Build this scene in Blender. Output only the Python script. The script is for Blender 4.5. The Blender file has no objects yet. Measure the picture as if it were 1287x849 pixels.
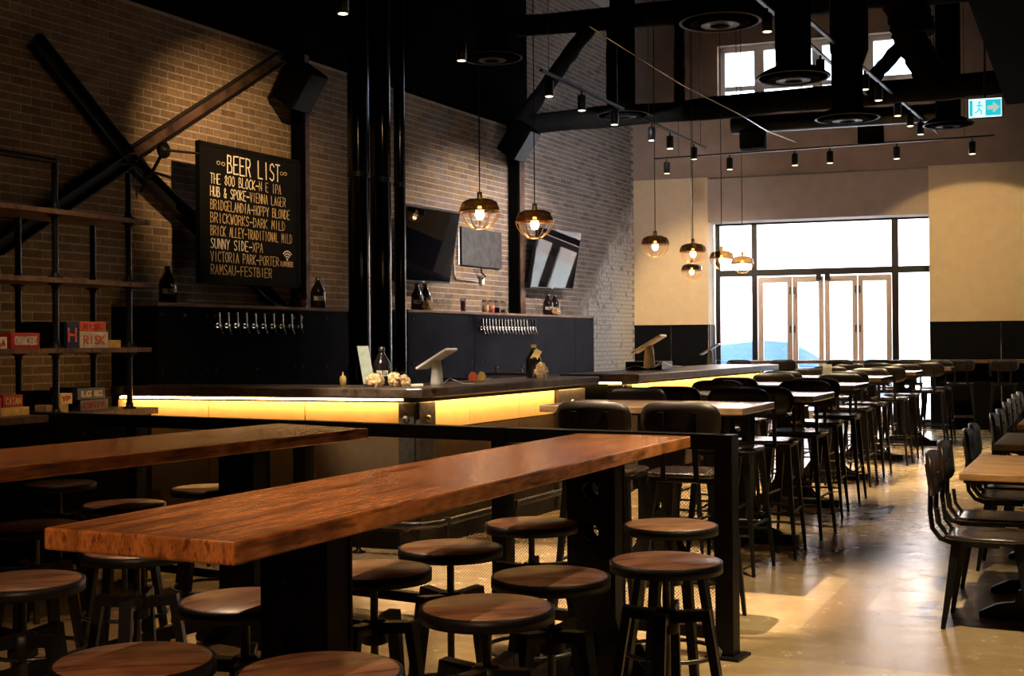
import bpy, math, random
from mathutils import Vector, Matrix
random.seed(7)
SC = bpy.context.scene
COL = SC.collection
# ------------------------------------------------------------------ camera
F_PX, CXP, CYP, EYE = 1565.0, 643.5, 424.5, 1.42
cam_data = bpy.data.cameras.new('camera')
cam = bpy.data.objects.new('camera', cam_data)
COL.objects.link(cam)
cam_data.sensor_width = 36.0
cam_data.lens = F_PX / 1287.0 * 36.0
cam_data.clip_start = 0.05
cam_data.clip_end = 200
ROT = Matrix.Rotation(math.radians(90.22), 3, 'X') @ Matrix.Rotation(-0.008, 3, 'Z')
cam.location = (0, 0, EYE)
cam.rotation_euler = ROT.to_euler()
SC.camera = cam
# ------------------------------------------------------------------ sky, sun, exposure
wd_ = bpy.data.worlds.new('sky')
SC.world = wd_
wd_.use_nodes = True
bgn = wd_.node_tree.nodes['Background']
bgn.inputs[0].default_value = (0.62, 0.78, 1.0, 1)
bgn.inputs[1].default_value = 9.0
def light(kind, loc, energy, color=(1, 1, 1), target=None, size=0.05, angle=60, blend=0.4, name='lamp_light', parent=None):
    d = bpy.data.lights.new(name, kind)
    d.energy = energy
    d.color = color
    if kind == 'SPOT':
        d.spot_size = math.radians(angle); d.spot_blend = blend; d.shadow_soft_size = size
    elif kind == 'POINT':
        d.shadow_soft_size = size
    elif kind == 'SUN':
        d.angle = size
    elif kind == 'AREA':
        d.size = size
    o = bpy.data.objects.new(name, d)
    COL.objects.link(o)
    o.location = loc
    if target is not None:
        o.rotation_euler = (Vector(target) - Vector(loc)).to_track_quat('-Z', 'Y').to_euler()
    return o
light('SUN', (0, 0, 30), 36.0, (1, 0.97, 0.93), target=(7, 26, 0), size=0.01, name='sun')
SC.view_settings.view_transform = 'Standard'
SC.view_settings.look = 'None'
SC.view_settings.exposure = 0.0
SC.view_settings.gamma = 1.0
SC.view_settings.use_curve_mapping = False
WARM = (1.0, 0.62, 0.30)
SOFT = (1.0, 0.78, 0.52)
# ------------------------------------------------------------------ placing helpers
def ray(px, py):
    return ROT @ Vector(((px - CXP) / F_PX, -(py - CYP) / F_PX, -1.0))
EY = Vector((0, 0, EYE))
def PZ(px, py, z):
    r = ray(px, py); return EY + r * ((z - EYE) / r.z)
def PD(px, py, d):
    r = ray(px, py); return EY + r * (d / r.y)
def PP(px, py, p0, n):
    r = ray(px, py); n = Vector(n); return EY + r * ((Vector(p0) - EY).dot(n) / r.dot(n))
UP = Vector((0, 0, 1))
CORNER = Vector((2.10, 21.3, 0))
WD = Vector((0.4543, 0.8908, 0)); WN = Vector((0.8908, -0.4543, 0))      # left wall: direction away, normal into the room
FD = Vector((0.9456, -0.3253, 0)); FN = Vector((-0.3253, -0.9456, 0))    # far wall: direction right, normal into the room
GV = Vector((0.4226, 0.9063, 0)); GU = Vector((0.9063, -0.4226, 0))      # table grid
def onwall(px, py, off=0.0): return PP(px, py, CORNER + WN * off, WN)
def onfar(px, py, off=0.0): return PP(px, py, CORNER + FN * off, FN)
def W(s, z, off=0.0): return CORNER - WD * s + WN * off + UP * z          # s = distance back from the corner
def FW(t, z, off=0.0): return CORNER + FD * t + FN * off + UP * z
def s_of(p): return -(p - CORNER).dot(WD)
def t_of(p): return (p - CORNER).dot(FD)
def ang(v): return math.atan2(v.y, v.x)
def face_ang(f): return math.atan2(-f[0], f[1])                           # turns local +Y to f
# ------------------------------------------------------------------ materials
MATS = {}
def nt(name):
    m = bpy.data.materials.new(name); m.use_nodes = True
    t = m.node_tree; MATS[name] = m
    return m, t, t.nodes['Principled BSDF']
def N(t, typ, **kw):
    n = t.nodes.new(typ)
    for k, v in kw.items(): setattr(n, k, v)
    return n
def ramp(t, fac, stops):
    r = N(t, 'ShaderNodeValToRGB')
    e = r.color_ramp.elements
    while len(e) < len(stops): e.new(0.5)
    for i, (p, c) in enumerate(stops):
        e[i].position = p; e[i].color = (c[0], c[1], c[2], 1)
    t.links.new(fac, r.inputs[0]); return r.outputs[0]
def noise(t, scale, vec=None, detail=4, rough=0.55):
    n = N(t, 'ShaderNodeTexNoise'); n.inputs['Scale'].default_value = scale
    n.inputs['Detail'].default_value = detail; n.inputs['Roughness'].default_value = rough
    if vec is not None: t.links.new(vec, n.inputs['Vector'])
    return n.outputs['Fac']
def mapped(t, scale=(1, 1, 1), rot=(0, 0, 0), kind='Object'):
    tc = N(t, 'ShaderNodeTexCoord'); mp = N(t, 'ShaderNodeMapping')
    mp.inputs['Scale'].default_value = scale; mp.inputs['Rotation'].default_value = rot
    t.links.new(tc.outputs[kind], mp.inputs[0]); return mp.outputs[0]
def bump(t, b, h, s=0.3, d=0.01):
    n = N(t, 'ShaderNodeBump'); n.inputs['Strength'].default_value = s; n.inputs['Distance'].default_value = d
    t.links.new(h, n.inputs['Height']); t.links.new(n.outputs[0], b.inputs['Normal'])
def mix(t, fac, a, b, mode='MIX'):
    n = N(t, 'ShaderNodeMix', data_type='RGBA', blend_type=mode)
    if isinstance(fac, (int, float)): n.inputs[0].default_value = fac
    else: t.links.new(fac, n.inputs[0])
    for i, v in ((6, a), (7, b)):
        if isinstance(v, tuple): n.inputs[i].default_value = (v[0], v[1], v[2], 1)
        else: t.links.new(v, n.inputs[i])
    return n.outputs[2]
def plain(name, color, rough=0.5, metal=0.0, vary=0.25, scale=18, spec=0.5, bmp=0.08, coat=0.0):
    m, t, b = nt(name)
    v = mapped(t)
    f = noise(t, scale, v)
    lo = tuple(c * (1 - vary) for c in color); hi = tuple(min(1, c * (1 + vary)) for c in color)
    t.links.new(ramp(t, f, [(0.3, lo), (0.7, hi)]), b.inputs['Base Color'])
    b.inputs['Roughness'].default_value = rough; b.inputs['Metallic'].default_value = metal
    b.inputs['Specular IOR Level'].default_value = spec; b.inputs['Coat Weight'].default_value = coat
    if bmp: bump(t, b, f, bmp, 0.004)
    return m
def emis(name, color, strength):
    m, t, b = nt(name)
    b.inputs['Base Color'].default_value = (*color, 1)
    b.inputs['Emission Color'].default_value = (*color, 1); b.inputs['Emission Strength'].default_value = strength
    return m
def wood(name, dark, lite, rough=0.35, rot=0.0, scale=1.0, coat=0.0, bmp=0.15):
    m, t, b = nt(name)
    v = mapped(t, (1.0 * scale, 16 * scale, 9 * scale), (0, 0, rot))
    f = noise(t, 2.2, v, 6, 0.6)
    v2 = mapped(t, (4 * scale, 70 * scale, 12 * scale), (0, 0, rot))
    g = noise(t, 3.0, v2, 3, 0.5)
    c1 = ramp(t, f, [(0.36, dark), (0.50, lite), (0.66, tuple(0.6 * a + 0.4 * d for a, d in zip(lite, dark)))])
    c2 = ramp(t, g, [(0.35, (0.62, 0.62, 0.62)), (0.6, (1, 1, 1))])
    v3 = mapped(t, (3 * scale, 9 * scale, 1.5 * scale), (0, 0, rot))
    k = noise(t, 1.3, v3, 2, 0.5)
    c3 = ramp(t, k, [(0.32, (0.55, 0.50, 0.47)), (0.52, (1, 1, 1))])
    t.links.new(mix(t, 1.0, mix(t, 0.8, c1, c2, 'MULTIPLY'), c3, 'MULTIPLY'), b.inputs['Base Color'])
    b.inputs['Roughness'].default_value = rough; b.inputs['Coat Weight'].default_value = coat
    b.inputs['Coat Roughness'].default_value = 0.2
    bump(t, b, g, bmp, 0.002)
    return m
def glassy(name, tint=(1, 1, 1), refl=0.08, rough=0.02):
    m = bpy.data.materials.new(name); m.use_nodes = True; MATS[name] = m
    t = m.node_tree; t.nodes.clear()
    o = N(t, 'ShaderNodeOutputMaterial'); mx = N(t, 'ShaderNodeMixShader')
    tr = N(t, 'ShaderNodeBsdfTransparent'); gl = N(t, 'ShaderNodeBsdfGlossy'); fr = N(t, 'ShaderNodeLayerWeight'); pw = N(t, 'ShaderNodeMath', operation='POWER'); ma = N(t, 'ShaderNodeMath', operation='MULTIPLY_ADD')
    tr.inputs[0].default_value = (*tint, 1); gl.inputs['Roughness'].default_value = rough
    fr.inputs[0].default_value = 0.5; pw.inputs[1].default_value = 4.0; ma.inputs[1].default_value = 0.75; ma.inputs[2].default_value = refl * 0.5
    t.links.new(fr.outputs['Facing'], pw.inputs[0]); t.links.new(pw.outputs[0], ma.inputs[0]); t.links.new(ma.outputs[0], mx.inputs[0]); t.links.new(tr.outputs[0], mx.inputs[1]); t.links.new(gl.outputs[0], mx.inputs[2])
    t.links.new(mx.outputs[0], o.inputs[0]); return m

BLACK = plain('black_steel', (0.007, 0.007, 0.008), 0.42, 0.0, 0.3, spec=0.22)
BLACKG = plain('gloss_black_paint', (0.004, 0.004, 0.004), 0.13, 0.0, 0.2, spec=0.22)
CHARD = plain('blackened_steel_sheet', (0.004, 0.004, 0.005), 0.6, 0.0, 0.5, 3, 0.02, bmp=0.03)
MATTE = plain('matte_black_paint', (0.0025, 0.0025, 0.0025), 0.9, 0, 0.3, spec=0.01)
FIRE = plain('sprayed_fireproofing', (0.007, 0.007, 0.007), 0.95, 0, 0.5, 9, 0.1, 1.0)
CHROME = plain('polished_metal', (0.75, 0.73, 0.68), 0.18, 1.0, 0.1)
GUN = plain('gunmetal', (0.10, 0.095, 0.09), 0.35, 0.9, 0.3)
BRONZE = plain('dark_bronze_steel', (0.07, 0.055, 0.045), 0.5, 0.6, 0.5, 30)
CHARC = plain('charcoal_steel_sheet', (0.008, 0.009, 0.014), 0.6, 0.0, 0.45, 3, 0.02, bmp=0.03)
TABLE = wood('chestnut_block', (0.20, 0.062, 0.018), (0.54, 0.205, 0.058), 0.25, 0, 1.3, 0.2, 0.0)
SEATW = wood('stool_seat_wood', (0.10, 0.045, 0.026), (0.32, 0.16, 0.09), 0.38, 0.4, 1.2, 0.1)
DARKW = wood('dark_stained_wood', (0.005, 0.0025, 0.002), (0.015, 0.007, 0.005), 0.4, 0, 1.0, 0.0)
SEATD = wood('dark_seat_ply', (0.012, 0.008, 0.008), (0.032, 0.021, 0.02), 0.24, 0.3, 1.0, 0.6)
BARTOP = wood('walnut_counter', (0.035, 0.022, 0.014), (0.11, 0.07, 0.045), 0.35, 0, 0.7, 0.2)
OAK = wood('oak_tabletop', (0.22, 0.11, 0.045), (0.48, 0.26, 0.11), 0.4, 0.2, 0.8, 0.1)
HTOP = wood('high_tabletop_wood', (0.13, 0.075, 0.04), (0.32, 0.2, 0.11), 0.2, 0.2, 0.8, 1.0, 0.03)
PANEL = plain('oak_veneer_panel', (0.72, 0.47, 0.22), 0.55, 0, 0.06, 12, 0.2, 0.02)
LOWP = plain('falloff_dark_oak', (0.085, 0.052, 0.024), 0.6, 0, 0.1, 8, 0.15, 0.02)  # oak darkened in colour where the LED glow falls off
SHELFW = wood('reclaimed_shelf_wood', (0.06, 0.03, 0.015), (0.2, 0.1, 0.05), 0.6, 0, 0.8)
CREAM = plain('cream_plaster', (0.60, 0.47, 0.30), 0.8, 0, 0.05, 6, 0.3, 0.05)
TAUPE = plain('taupe_plaster', (0.34, 0.27, 0.23), 0.85, 0, 0.08, 5, 0.3, 0.05)
UPPER = plain('umber_plaster', (0.30, 0.22, 0.17), 0.9, 0, 0.12, 3, 0.2, 0.05)
WHITE = plain('white_paint', (0.8, 0.8, 0.78), 0.5, 0, 0.03)
PLAST = plain('white_plastic', (0.78, 0.72, 0.6), 0.35, 0, 0.04)
ALU = plain('anodised_door_frame', (0.42, 0.35, 0.32), 0.45, 0.3, 0.06)
GLASS = glassy('window_glass', (0.97, 0.98, 0.98), 0.08)
CLEAR = glassy('drinking_glass', (0.90, 0.90, 0.87), 0.2)
AMBER = plain('dark_amber_glass', (0.012, 0.008, 0.006), 0.12, 0, 0.1, spec=0.8)
SCREEN = plain('switched_off_screen', (0.004, 0.004, 0.006), 0.02, 0, 0.05, spec=0.07, bmp=0)
CHALK = plain('chalk', (0.85, 0.75, 0.58), 0.9, 0, 0.25, 60, bmp=0)
CHALKD = plain('rubbed_chalk', (0.50, 0.38, 0.22), 0.9, 0, 0.35, 50, bmp=0)
BOARD = plain('chalkboard_black', (0.004, 0.004, 0.004), 0.8, 0, 0.3, 4, 0.1)
LED = emis('led_strip', (1.0, 0.60, 0.20), 46)
BULB = emis('bulb_filament_glow', (1.0, 0.70, 0.32), 11)
LENS = emis('spot_lens', (1.0, 0.86, 0.50), 3.0)
COPPER = plain('copper_wire', (0.8, 0.45, 0.22), 0.3, 1.0, 0.1)
SMOKE = glassy('smoked_amber_glass', (0.34, 0.24, 0.12), 0.28, 0.08)
RED = plain('red_card', (0.45, 0.03, 0.02), 0.5)
REDL = plain('orange_red_print', (0.7, 0.12, 0.05), 0.5)
BLUEC = plain('dark_blue_card', (0.02, 0.025, 0.06), 0.45)
KRAFT = plain('tan_card', (0.45, 0.27, 0.12), 0.6)
YELL = plain('yellow_card', (0.75, 0.48, 0.13), 0.6)
CARDW = plain('pale_card', (0.65, 0.55, 0.4), 0.6)
POPC = plain('caramel_popcorn', (0.75, 0.42, 0.20), 0.6, 0, 0.6, 40)
LABEL = plain('pale_print', (0.5, 0.42, 0.33), 0.6, 0, 0.1)
WINE = plain('dark_red_drink', (0.12, 0.015, 0.02), 0.3)
CYAN = emis('exit_sign_teal', (0.02, 0.55, 0.62), 1.0)
SIGNW = emis('exit_sign_white', (0.75, 0.95, 0.92), 1.1)
SIGNT = emis('exit_sign_panel', (0.55, 0.62, 0.52), 0.9)
EXTB = None

def brick_mat():
    m, t, b = nt('aged_brick')
    at = N(t, 'ShaderNodeAttribute', attribute_name='bcol')
    geo = N(t, 'ShaderNodeNewGeometry')
    f = noise(t, 14, geo.outputs['Position'], 6, 0.65)
    f2 = noise(t, 60, geo.outputs['Position'], 3, 0.7)
    c = mix(t, 0.75, at.outputs['Color'], ramp(t, f, [(0.3, (0.62, 0.6, 0.6)), (0.65, (1.1, 1.08, 1.05))]), 'MULTIPLY')
    # old whitewash near the corner, fading along a slanting edge
    dp = N(t, 'ShaderNodeVectorMath', operation='DOT_PRODUCT'); dp.inputs[1].default_value = tuple(-WD)
    sb = N(t, 'ShaderNodeVectorMath', operation='SUBTRACT'); sb.inputs[1].default_value = tuple(CORNER)
    t.links.new(geo.outputs['Position'], sb.inputs[0]); t.links.new(sb.outputs[0], dp.inputs[0])
    sep = N(t, 'ShaderNodeSeparateXYZ'); t.links.new(geo.outputs['Position'], sep.inputs[0])
    def mth(op, a, bb):
        n = N(t, 'ShaderNodeMath', operation=op)
        for i, v in enumerate((a, bb)):
            if isinstance(v, (int, float)): n.inputs[i].default_value = v
            else: t.links.new(v, n.inputs[i])
        return n.outputs[0]
    nz = mth('MULTIPLY', mth('SUBTRACT', noise(t, 1.6, geo.outputs['Position'], 5, 0.6), 0.5), 1.6)
    edge = mth('SUBTRACT', mth('SUBTRACT', 2.9, mth('MULTIPLY', sep.outputs[2], 0.72)), mth('MULTIPLY', dp.outputs['Value'], 0.62))
    msk = mth('MAXIMUM', mth('ADD', edge, mth('MULTIPLY', nz, 0.6)), 0.0)
    spots = mth('MAXIMUM', mth('SUBTRACT', noise(t, 9, geo.outputs['Position'], 6, 0.75), 0.36), 0.0)
    msk2 = mth('MULTIPLY', mth('MULTIPLY', msk, 2.2), mth('MULTIPLY', spots, 7))
    cl = N(t, 'ShaderNodeClamp'); t.links.new(msk2, cl.inputs[0])
    c = mix(t, mth('MULTIPLY', cl.outputs[0], 0.85), c, (0.74, 0.66, 0.57))
    t.links.new(c, b.inputs['Base Color'])
    b.inputs['Roughness'].default_value = 0.85; b.inputs['Specular IOR Level'].default_value = 0.25
    bump(t, b, f2, 0.5, 0.006)
    return m
BRICK = brick_mat()
MORTAR = plain('lime_mortar', (0.40, 0.35, 0.29), 0.95, 0, 0.25, 30, 0.1, 0.3)

def floor_mat():
    m, t, b = nt('polished_concrete')
    v = mapped(t, (1, 1, 1), kind='Object')
    f = noise(t, 0.9, v, 8, 0.62)
    g = noise(t, 7, v, 6, 0.7)
    v3 = mapped(t, (0.5, 2.5, 1), (0, 0, math.radians(25)))
    h = noise(t, 1.1, v3, 3, 0.5)
    vo = N(t, 'ShaderNodeTexVoronoi', distance='CHEBYCHEV'); vo.inputs['Scale'].default_value = 0.75
    vm = mapped(t, (1, 1, 1), (0, 0, math.radians(25))); t.links.new(vm, vo.inputs['Vector'])
    c = ramp(t, f, [(0.3, (0.34, 0.24, 0.14)), (0.5, (0.48, 0.36, 0.22)), (0.7, (0.56, 0.45, 0.29))])
    c = mix(t, 0.5, c, ramp(t, g, [(0.35, (0.7, 0.66, 0.6)), (0.65, (1.1, 1.08, 1.0))]), 'MULTIPLY')
    sp = N(t, 'ShaderNodeSeparateColor'); t.links.new(vo.outputs['Color'], sp.inputs[0])
    c = mix(t, 0.6, c, ramp(t, sp.outputs[0], [(0.25, (0.55, 0.48, 0.42)), (0.45, (0.95, 0.93, 0.9)), (0.8, (1.1, 1.08, 1.02))]), 'MULTIPLY')
    c = mix(t, 0.5, c, ramp(t, h, [(0.35, (0.7, 0.66, 0.6)), (0.6, (1, 1, 1))]), 'MULTIPLY')
    t.links.new(c, b.inputs['Base Color'])
    t.links.new(ramp(t, g, [(0.3, (0.17,) * 3), (0.7, (0.30,) * 3)]), b.inputs['Roughness'])
    b.inputs['Specular IOR Level'].default_value = 0.6
    bump(t, b, noise(t, 90, v, 2, 0.6), 0.12, 0.0012)
    return m
FLOOR = floor_mat()
# ------------------------------------------------------------------ mesh builder
class MB:
    def __init__(s): s.v = []; s.f = []; s.m = []; s.mats = []; s.smooth = []; s.cols = None
    def mat(s, m):
        if m not in s.mats: s.mats.append(m)
        return s.mats.index(m)
    def add(s, vs, fs, m=None, smooth=False):
        o = len(s.v); s.v.extend([Vector(p) for p in vs]); k = s.mat(m) if m else 0
        for f in fs: s.f.append([o + i for i in f]); s.m.append(k); s.smooth.append(smooth)
        return s
    def box(s, c, size, axes=None, m=None):
        """c = centre; axes = (ax, ay, az) unit vectors"""
        ax, ay, az = axes or (Vector((1, 0, 0)), Vector((0, 1, 0)), UP)
        c = Vector(c); hx, hy, hz = size[0] / 2, size[1] / 2, size[2] / 2
        vs = [c + ax * (x * hx) + ay * (y * hy) + az * (z * hz) for x in (-1, 1) for y in (-1, 1) for z in (-1, 1)]
        fs = [(0, 1, 3, 2), (4, 6, 7, 5), (0, 4, 5, 1), (2, 3, 7, 6), (0, 2, 6, 4), (1, 5, 7, 3)]
        if ax.cross(ay).dot(az) < 0: fs = [f[::-1] for f in fs]
        return s.add(vs, fs, m)
    def lo(s, p, q, m=None):
        p = Vector(p); q = Vector(q)
        return s.box((p + q) / 2, [abs(q[i] - p[i]) for i in range(3)], m=m)
    def beam(s, p, q, w, h, side=None, w2=None, h2=None, m=None):
        p = Vector(p); q = Vector(q); d = (q - p).normalized()
        sd = Vector(side) if side is not None else (d.cross(UP) if abs(d.z) < 0.95 else Vector((1, 0, 0)))
        sd = (sd - d * sd.dot(d)).normalized(); up = sd.cross(d)
        w2 = w if w2 is None else w2; h2 = h if h2 is None else h2
        vs = []
        for c, a, b in ((p, w, h), (q, w2, h2)):
            vs += [c - sd * a / 2 - up * b / 2, c + sd * a / 2 - up * b / 2, c + sd * a / 2 + up * b / 2, c - sd * a / 2 + up * b / 2]
        return s.add(vs, [(0, 1, 2, 3), (7, 6, 5, 4), (0, 4, 5, 1), (1, 5, 6, 2), (2, 6, 7, 3), (3, 7, 4, 0)], m)
    def tube(s, pts, r, n=8, m=None, closed=False, cap=True):
        pts = [Vector(p) for p in pts]; rs = r if isinstance(r, (list, tuple)) else [r] * len(pts)
        k = len(pts); rings = []
        prev = None
        for i, p in enumerate(pts):
            if closed: d = pts[(i + 1) % k] - pts[i - 1]
            else: d = pts[min(i + 1, k - 1)] - pts[max(i - 1, 0)]
            d.normalize()
            if prev is None:
                a = d.cross(UP) if abs(d.z) < 0.9 else d.cross(Vector((1, 0, 0)))
            else: a = prev - d * prev.dot(d)
            a.normalize(); prev = a; b = d.cross(a)
            rings.append([p + (a * math.cos(2 * math.pi * j / n) + b * math.sin(2 * math.pi * j / n)) * rs[i] for j in range(n)])
        vs = [v for rg in rings for v in rg]; fs = []
        for i in range(k if closed else k - 1):
            i2 = (i + 1) % k
            for j in range(n): fs.append((i * n + j, i2 * n + j, i2 * n + (j + 1) % n, i * n + (j + 1) % n))
        s.add(vs, fs, m, True)
        if cap and not closed:
            s.add(rings[0], [list(range(n))[::1]], m); s.add(rings[-1], [list(range(n))[::-1]], m)
        return s
    def lathe(s, c, prof, n=20, m=None, axis=None, smooth=True):
        """prof = [(r, h)...] about the axis through c"""
        c = Vector(c); az = Vector(axis or UP).normalized()
        ax = Vector((1, 0, 0)) if abs(az.x) < 0.9 else Vector((0, 1, 0)); ax = (ax - az * ax.dot(az)).normalized(); ay = az.cross(ax)
        vs = []; fs = []; k = len(prof)
        for r, h in prof:
            for j in range(n):
                a = 2 * math.pi * j / n; vs.append(c + az * h + (ax * math.cos(a) + ay * math.sin(a)) * r)
        for i in range(k - 1):
            for j in range(n): fs.append((i * n + j, i * n + (j + 1) % n, (i + 1) * n + (j + 1) % n, (i + 1) * n + j))
        s.add(vs, fs, m, smooth)
        if prof[0][0] > 1e-4: s.add(vs[:n], [list(range(n))[::-1]], m)
        if prof[-1][0] > 1e-4: s.add(vs[-n:], [list(range(n))], m)
        return s
    def prism(s, poly, z0, z1, m=None):
        n = len(poly); a = sum(poly[i][0] * poly[(i + 1) % n][1] - poly[(i + 1) % n][0] * poly[i][1] for i in range(n))
        if a < 0: poly = poly[::-1]
        vs = [(p[0], p[1], z0) for p in poly] + [(p[0], p[1], z1) for p in poly]
        fs = [list(range(n))[::-1], list(range(n, 2 * n))] + [(i, (i + 1) % n, n + (i + 1) % n, n + i) for i in range(n)]
        return s.add(vs, fs, m)
    def sheet(s, org, ax, ay, poly, th, m=None):
        """planar polygon (u, v) in the plane org + u*ax + v*ay, thickened by th along ax x ay"""
        az = ax.cross(ay).normalized(); n = len(poly)
        a = sum(poly[i][0] * poly[(i + 1) % n][1] - poly[(i + 1) % n][0] * poly[i][1] for i in range(n))
        if a < 0: poly = poly[::-1]
        lo = [Vector(org) + ax * u + ay * v for u, v in poly]; hi = [p + az * th for p in lo]
        fs = [list(range(n))[::-1], list(range(n, 2 * n))] + [(i, (i + 1) % n, n + (i + 1) % n, n + i) for i in range(n)]
        return s.add(lo + hi, fs, m)
    def build(s, name, mat=None, parent=None, bevel=0.0, kind=None, label=None, seg=2):
        me = bpy.data.meshes.new(name)
        vs = s.v
        if parent is not None:
            r = parent
            while r.parent is not None: r = r.parent
            inv = r.matrix_basis.inverted(); vs = [inv @ v for v in vs]
        me.from_pydata([tuple(v) for v in vs], [], s.f)
        if s.mats:
            for m in s.mats: me.materials.append(m)
            me.polygons.foreach_set('material_index', s.m)
        elif mat: me.materials.append(mat)
        me.polygons.foreach_set('use_smooth', s.smooth)
        if s.cols is not None:
            at = me.color_attributes.new('bcol', 'FLOAT_COLOR', 'POINT')
            at.data.foreach_set('color', [x for c in s.cols for x in (c[0], c[1], c[2], 1)])
        me.update()
        o = bpy.data.objects.new(name, me); COL.objects.link(o)
        if parent is not None: o.parent = parent
        if bevel:
            b = o.modifiers.new('bevel', 'BEVEL'); b.width = bevel; b.segments = seg; b.limit_method = 'ANGLE'; b.angle_limit = math.radians(40)
        if kind: o['kind'] = kind
        if label: o['label'] = label
        return o
def tag(o, label, cat, group=None, kind=None):
    o['label'] = label; o['category'] = cat
    if group: o['group'] = group
    if kind: o['kind'] = kind
    return o
def root(name, loc, rz=0.0, label=None, cat=None, group=None):
    o = bpy.data.objects.new(name, None); COL.objects.link(o)
    o.location = loc; o.rotation_euler = (0, 0, rz); o.empty_display_size = 0.1
    if label: tag(o, label, cat, group)
    return o
KIDS = {}
def copy_tree(o, parent=None):
    c = o.copy(); COL.objects.link(c)
    if parent is not None: c.parent = parent; c.matrix_parent_inverse = o.matrix_parent_inverse.copy()
    for ch in list(o.children):
        copy_tree(ch, c)
    return c
class Kind:
    """first placement moves the prototype itself, later ones copy it with its parts"""
    def __init__(s, proto): s.p = proto; s.used = False
    def put(s, loc, rz, label, cat, group=None):
        o = copy_tree(s.p) if s.used else s.p
        s.used = True
        s_label = label
        o.location = loc; o.rotation_euler = (0, 0, rz)
        for k in ('label', 'category', 'group'):
            if k in o: del o[k]
        return tag(o, s_label, cat, group)
# ================================================================== THE SETTING
def struct(name, mb, m=None, parent=None):
    return mb.build(name, m, parent, kind='structure' if parent is None else None)
BW0 = CORNER - WD * 29.0                       # left wall foot, far behind the camera
RW0 = CORNER + WN * 10.6 - WD * 29.0
RW1 = CORNER + FD * 12.2
floor_poly = [(BW0 - WN * 0.4)[:2], (CORNER - WN * 0.4 + WD * 0.9)[:2], (RW1 + WD * 1.5)[:2], (RW0 + WN * 1.8)[:2]]
struct('floor', MB().prism([tuple(p) for p in floor_poly], -0.12, 0.0), FLOOR)
struct('ceiling', MB().prism([tuple(p) for p in floor_poly], 7.9, 8.1), MATTE)
# left brick wall : mortar backing + bricks
WALL_L = 17.0
wl = MB(); wl.box(CORNER - WD * (WALL_L / 2) - WN * 0.191 + UP * 4.0, (WALL_L, 0.38, 8.0), (WD, WN, UP))
wall_left = struct('wall_left', wl, MORTAR)
BH, BL, JT = 0.0705, 0.205, 0.012
def brick_color(s=9):
    r = random.random()
    base = (0.225, 0.155, 0.098)
    if r < 0.15: base = (0.185, 0.125, 0.083)
    elif r < 0.35: base = (0.26, 0.18, 0.115)
    if s < 5.2 or (s < 7 and random.random() < 0.4): base = (0.20, 0.158, 0.135) if r > 0.25 else (0.15, 0.118, 0.105)  # greyer tint near the corner puts the cool daylight into the brick colour
    k = random.uniform(0.88, 1.12)
    return tuple(c * k for c in base)
S655 = s_of(onwall(655, 200))
allb = []
rows = int(6.9 / BH)
for j in range(12, rows):
    z = (j + 0.5) * BH
    s = -0.1 - (0.5 * BL if j % 2 else 0)
    smax = 14.3 if z < 4.4 else S655
    while s < smax:
        sc = s + BL / 2
        if 0.04 < sc < smax: allb.append((sc, z))
        s += BL
def px_of(p):
    q = ROT.transposed() @ (p - EY)
    return CXP + F_PX * q.x / -q.z, CYP - F_PX * q.y / -q.z
near = [b for b in allb if b[1] > 1.15 and px_of(W(b[0], b[1]))[0] > 2 and px_of(W(b[0], b[1]))[1] > 2 and b[1] < 4.3]
near.sort(key=lambda b: -b[0])
near = near[:300]; nearset = set(near)
axesW = (WD, UP, WN)
def brick_geo(mb, c, ln, hh, dp, col):
    j = [random.uniform(-0.0025, 0.0025) for _ in range(4)]
    mb.box(c, (ln - JT + j[0], hh - JT + j[1], dp), axesW)
    mb.cols.extend([col] * 8)
variants = []
for k in range(10):
    mb = MB(); mb.cols = []
    brick_geo(mb, Vector((0, 0, 0)), BL, BH, 0.03, brick_color())
    o = mb.build('brick', BRICK); variants.append(o.data); bpy.data.objects.remove(o)
for (s, z) in near:
    o = bpy.data.objects.new('brick', random.choice(variants)); COL.objects.link(o)
    o.location = W(s, z, random.uniform(-0.0135, -0.0115)); o.parent = wall_left
mb = MB(); mb.cols = []
for (s, z) in allb:
    if (s, z) in nearset: continue
    brick_geo(mb, W(s, z, random.uniform(-0.0135, -0.0115)), BL, BH, 0.03, brick_color(s))
mb.build('brickwork', BRICK, wall_left, kind='stuff')
# bulkhead over the brick (dropped black soffit along the left wall)
sb = MB(); s0 = S655; L = WALL_L + 12 - s0
sb.box(CORNER - WD * (s0 + L / 2) + WN * 0.02 + UP * 6.15, (L, 0.16, 3.5), (WD, WN, UP))
struct('trim_soffit', sb, MATTE)
# near stretch of the left wall (plain, behind the frame edge), right wall, back wall
w2 = MB(); w2.box(CORNER - WD * (WALL_L + 6) - WN * 0.2 + UP * 4, (12, 0.38, 8), (WD, WN, UP)); struct('wall_left_rear', w2, MATTE)
w3 = MB(); c = (RW0 + CORNER + WN * 10.6 + WD * 0) / 2; w3.box(c + WN * 1.2 + UP * 4, (31, 0.3, 8), (WD, WN, UP)); struct('wall_right', w3, plain('dark_brown_plaster', (0.05, 0.04, 0.035), 0.8))
w4 = MB(); w4.box((BW0 + RW0) / 2 + WD * 4 + UP * 4, (14, 0.3, 8), (WN, WD, UP)); struct('wall_back', w4, MATTE)
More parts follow.
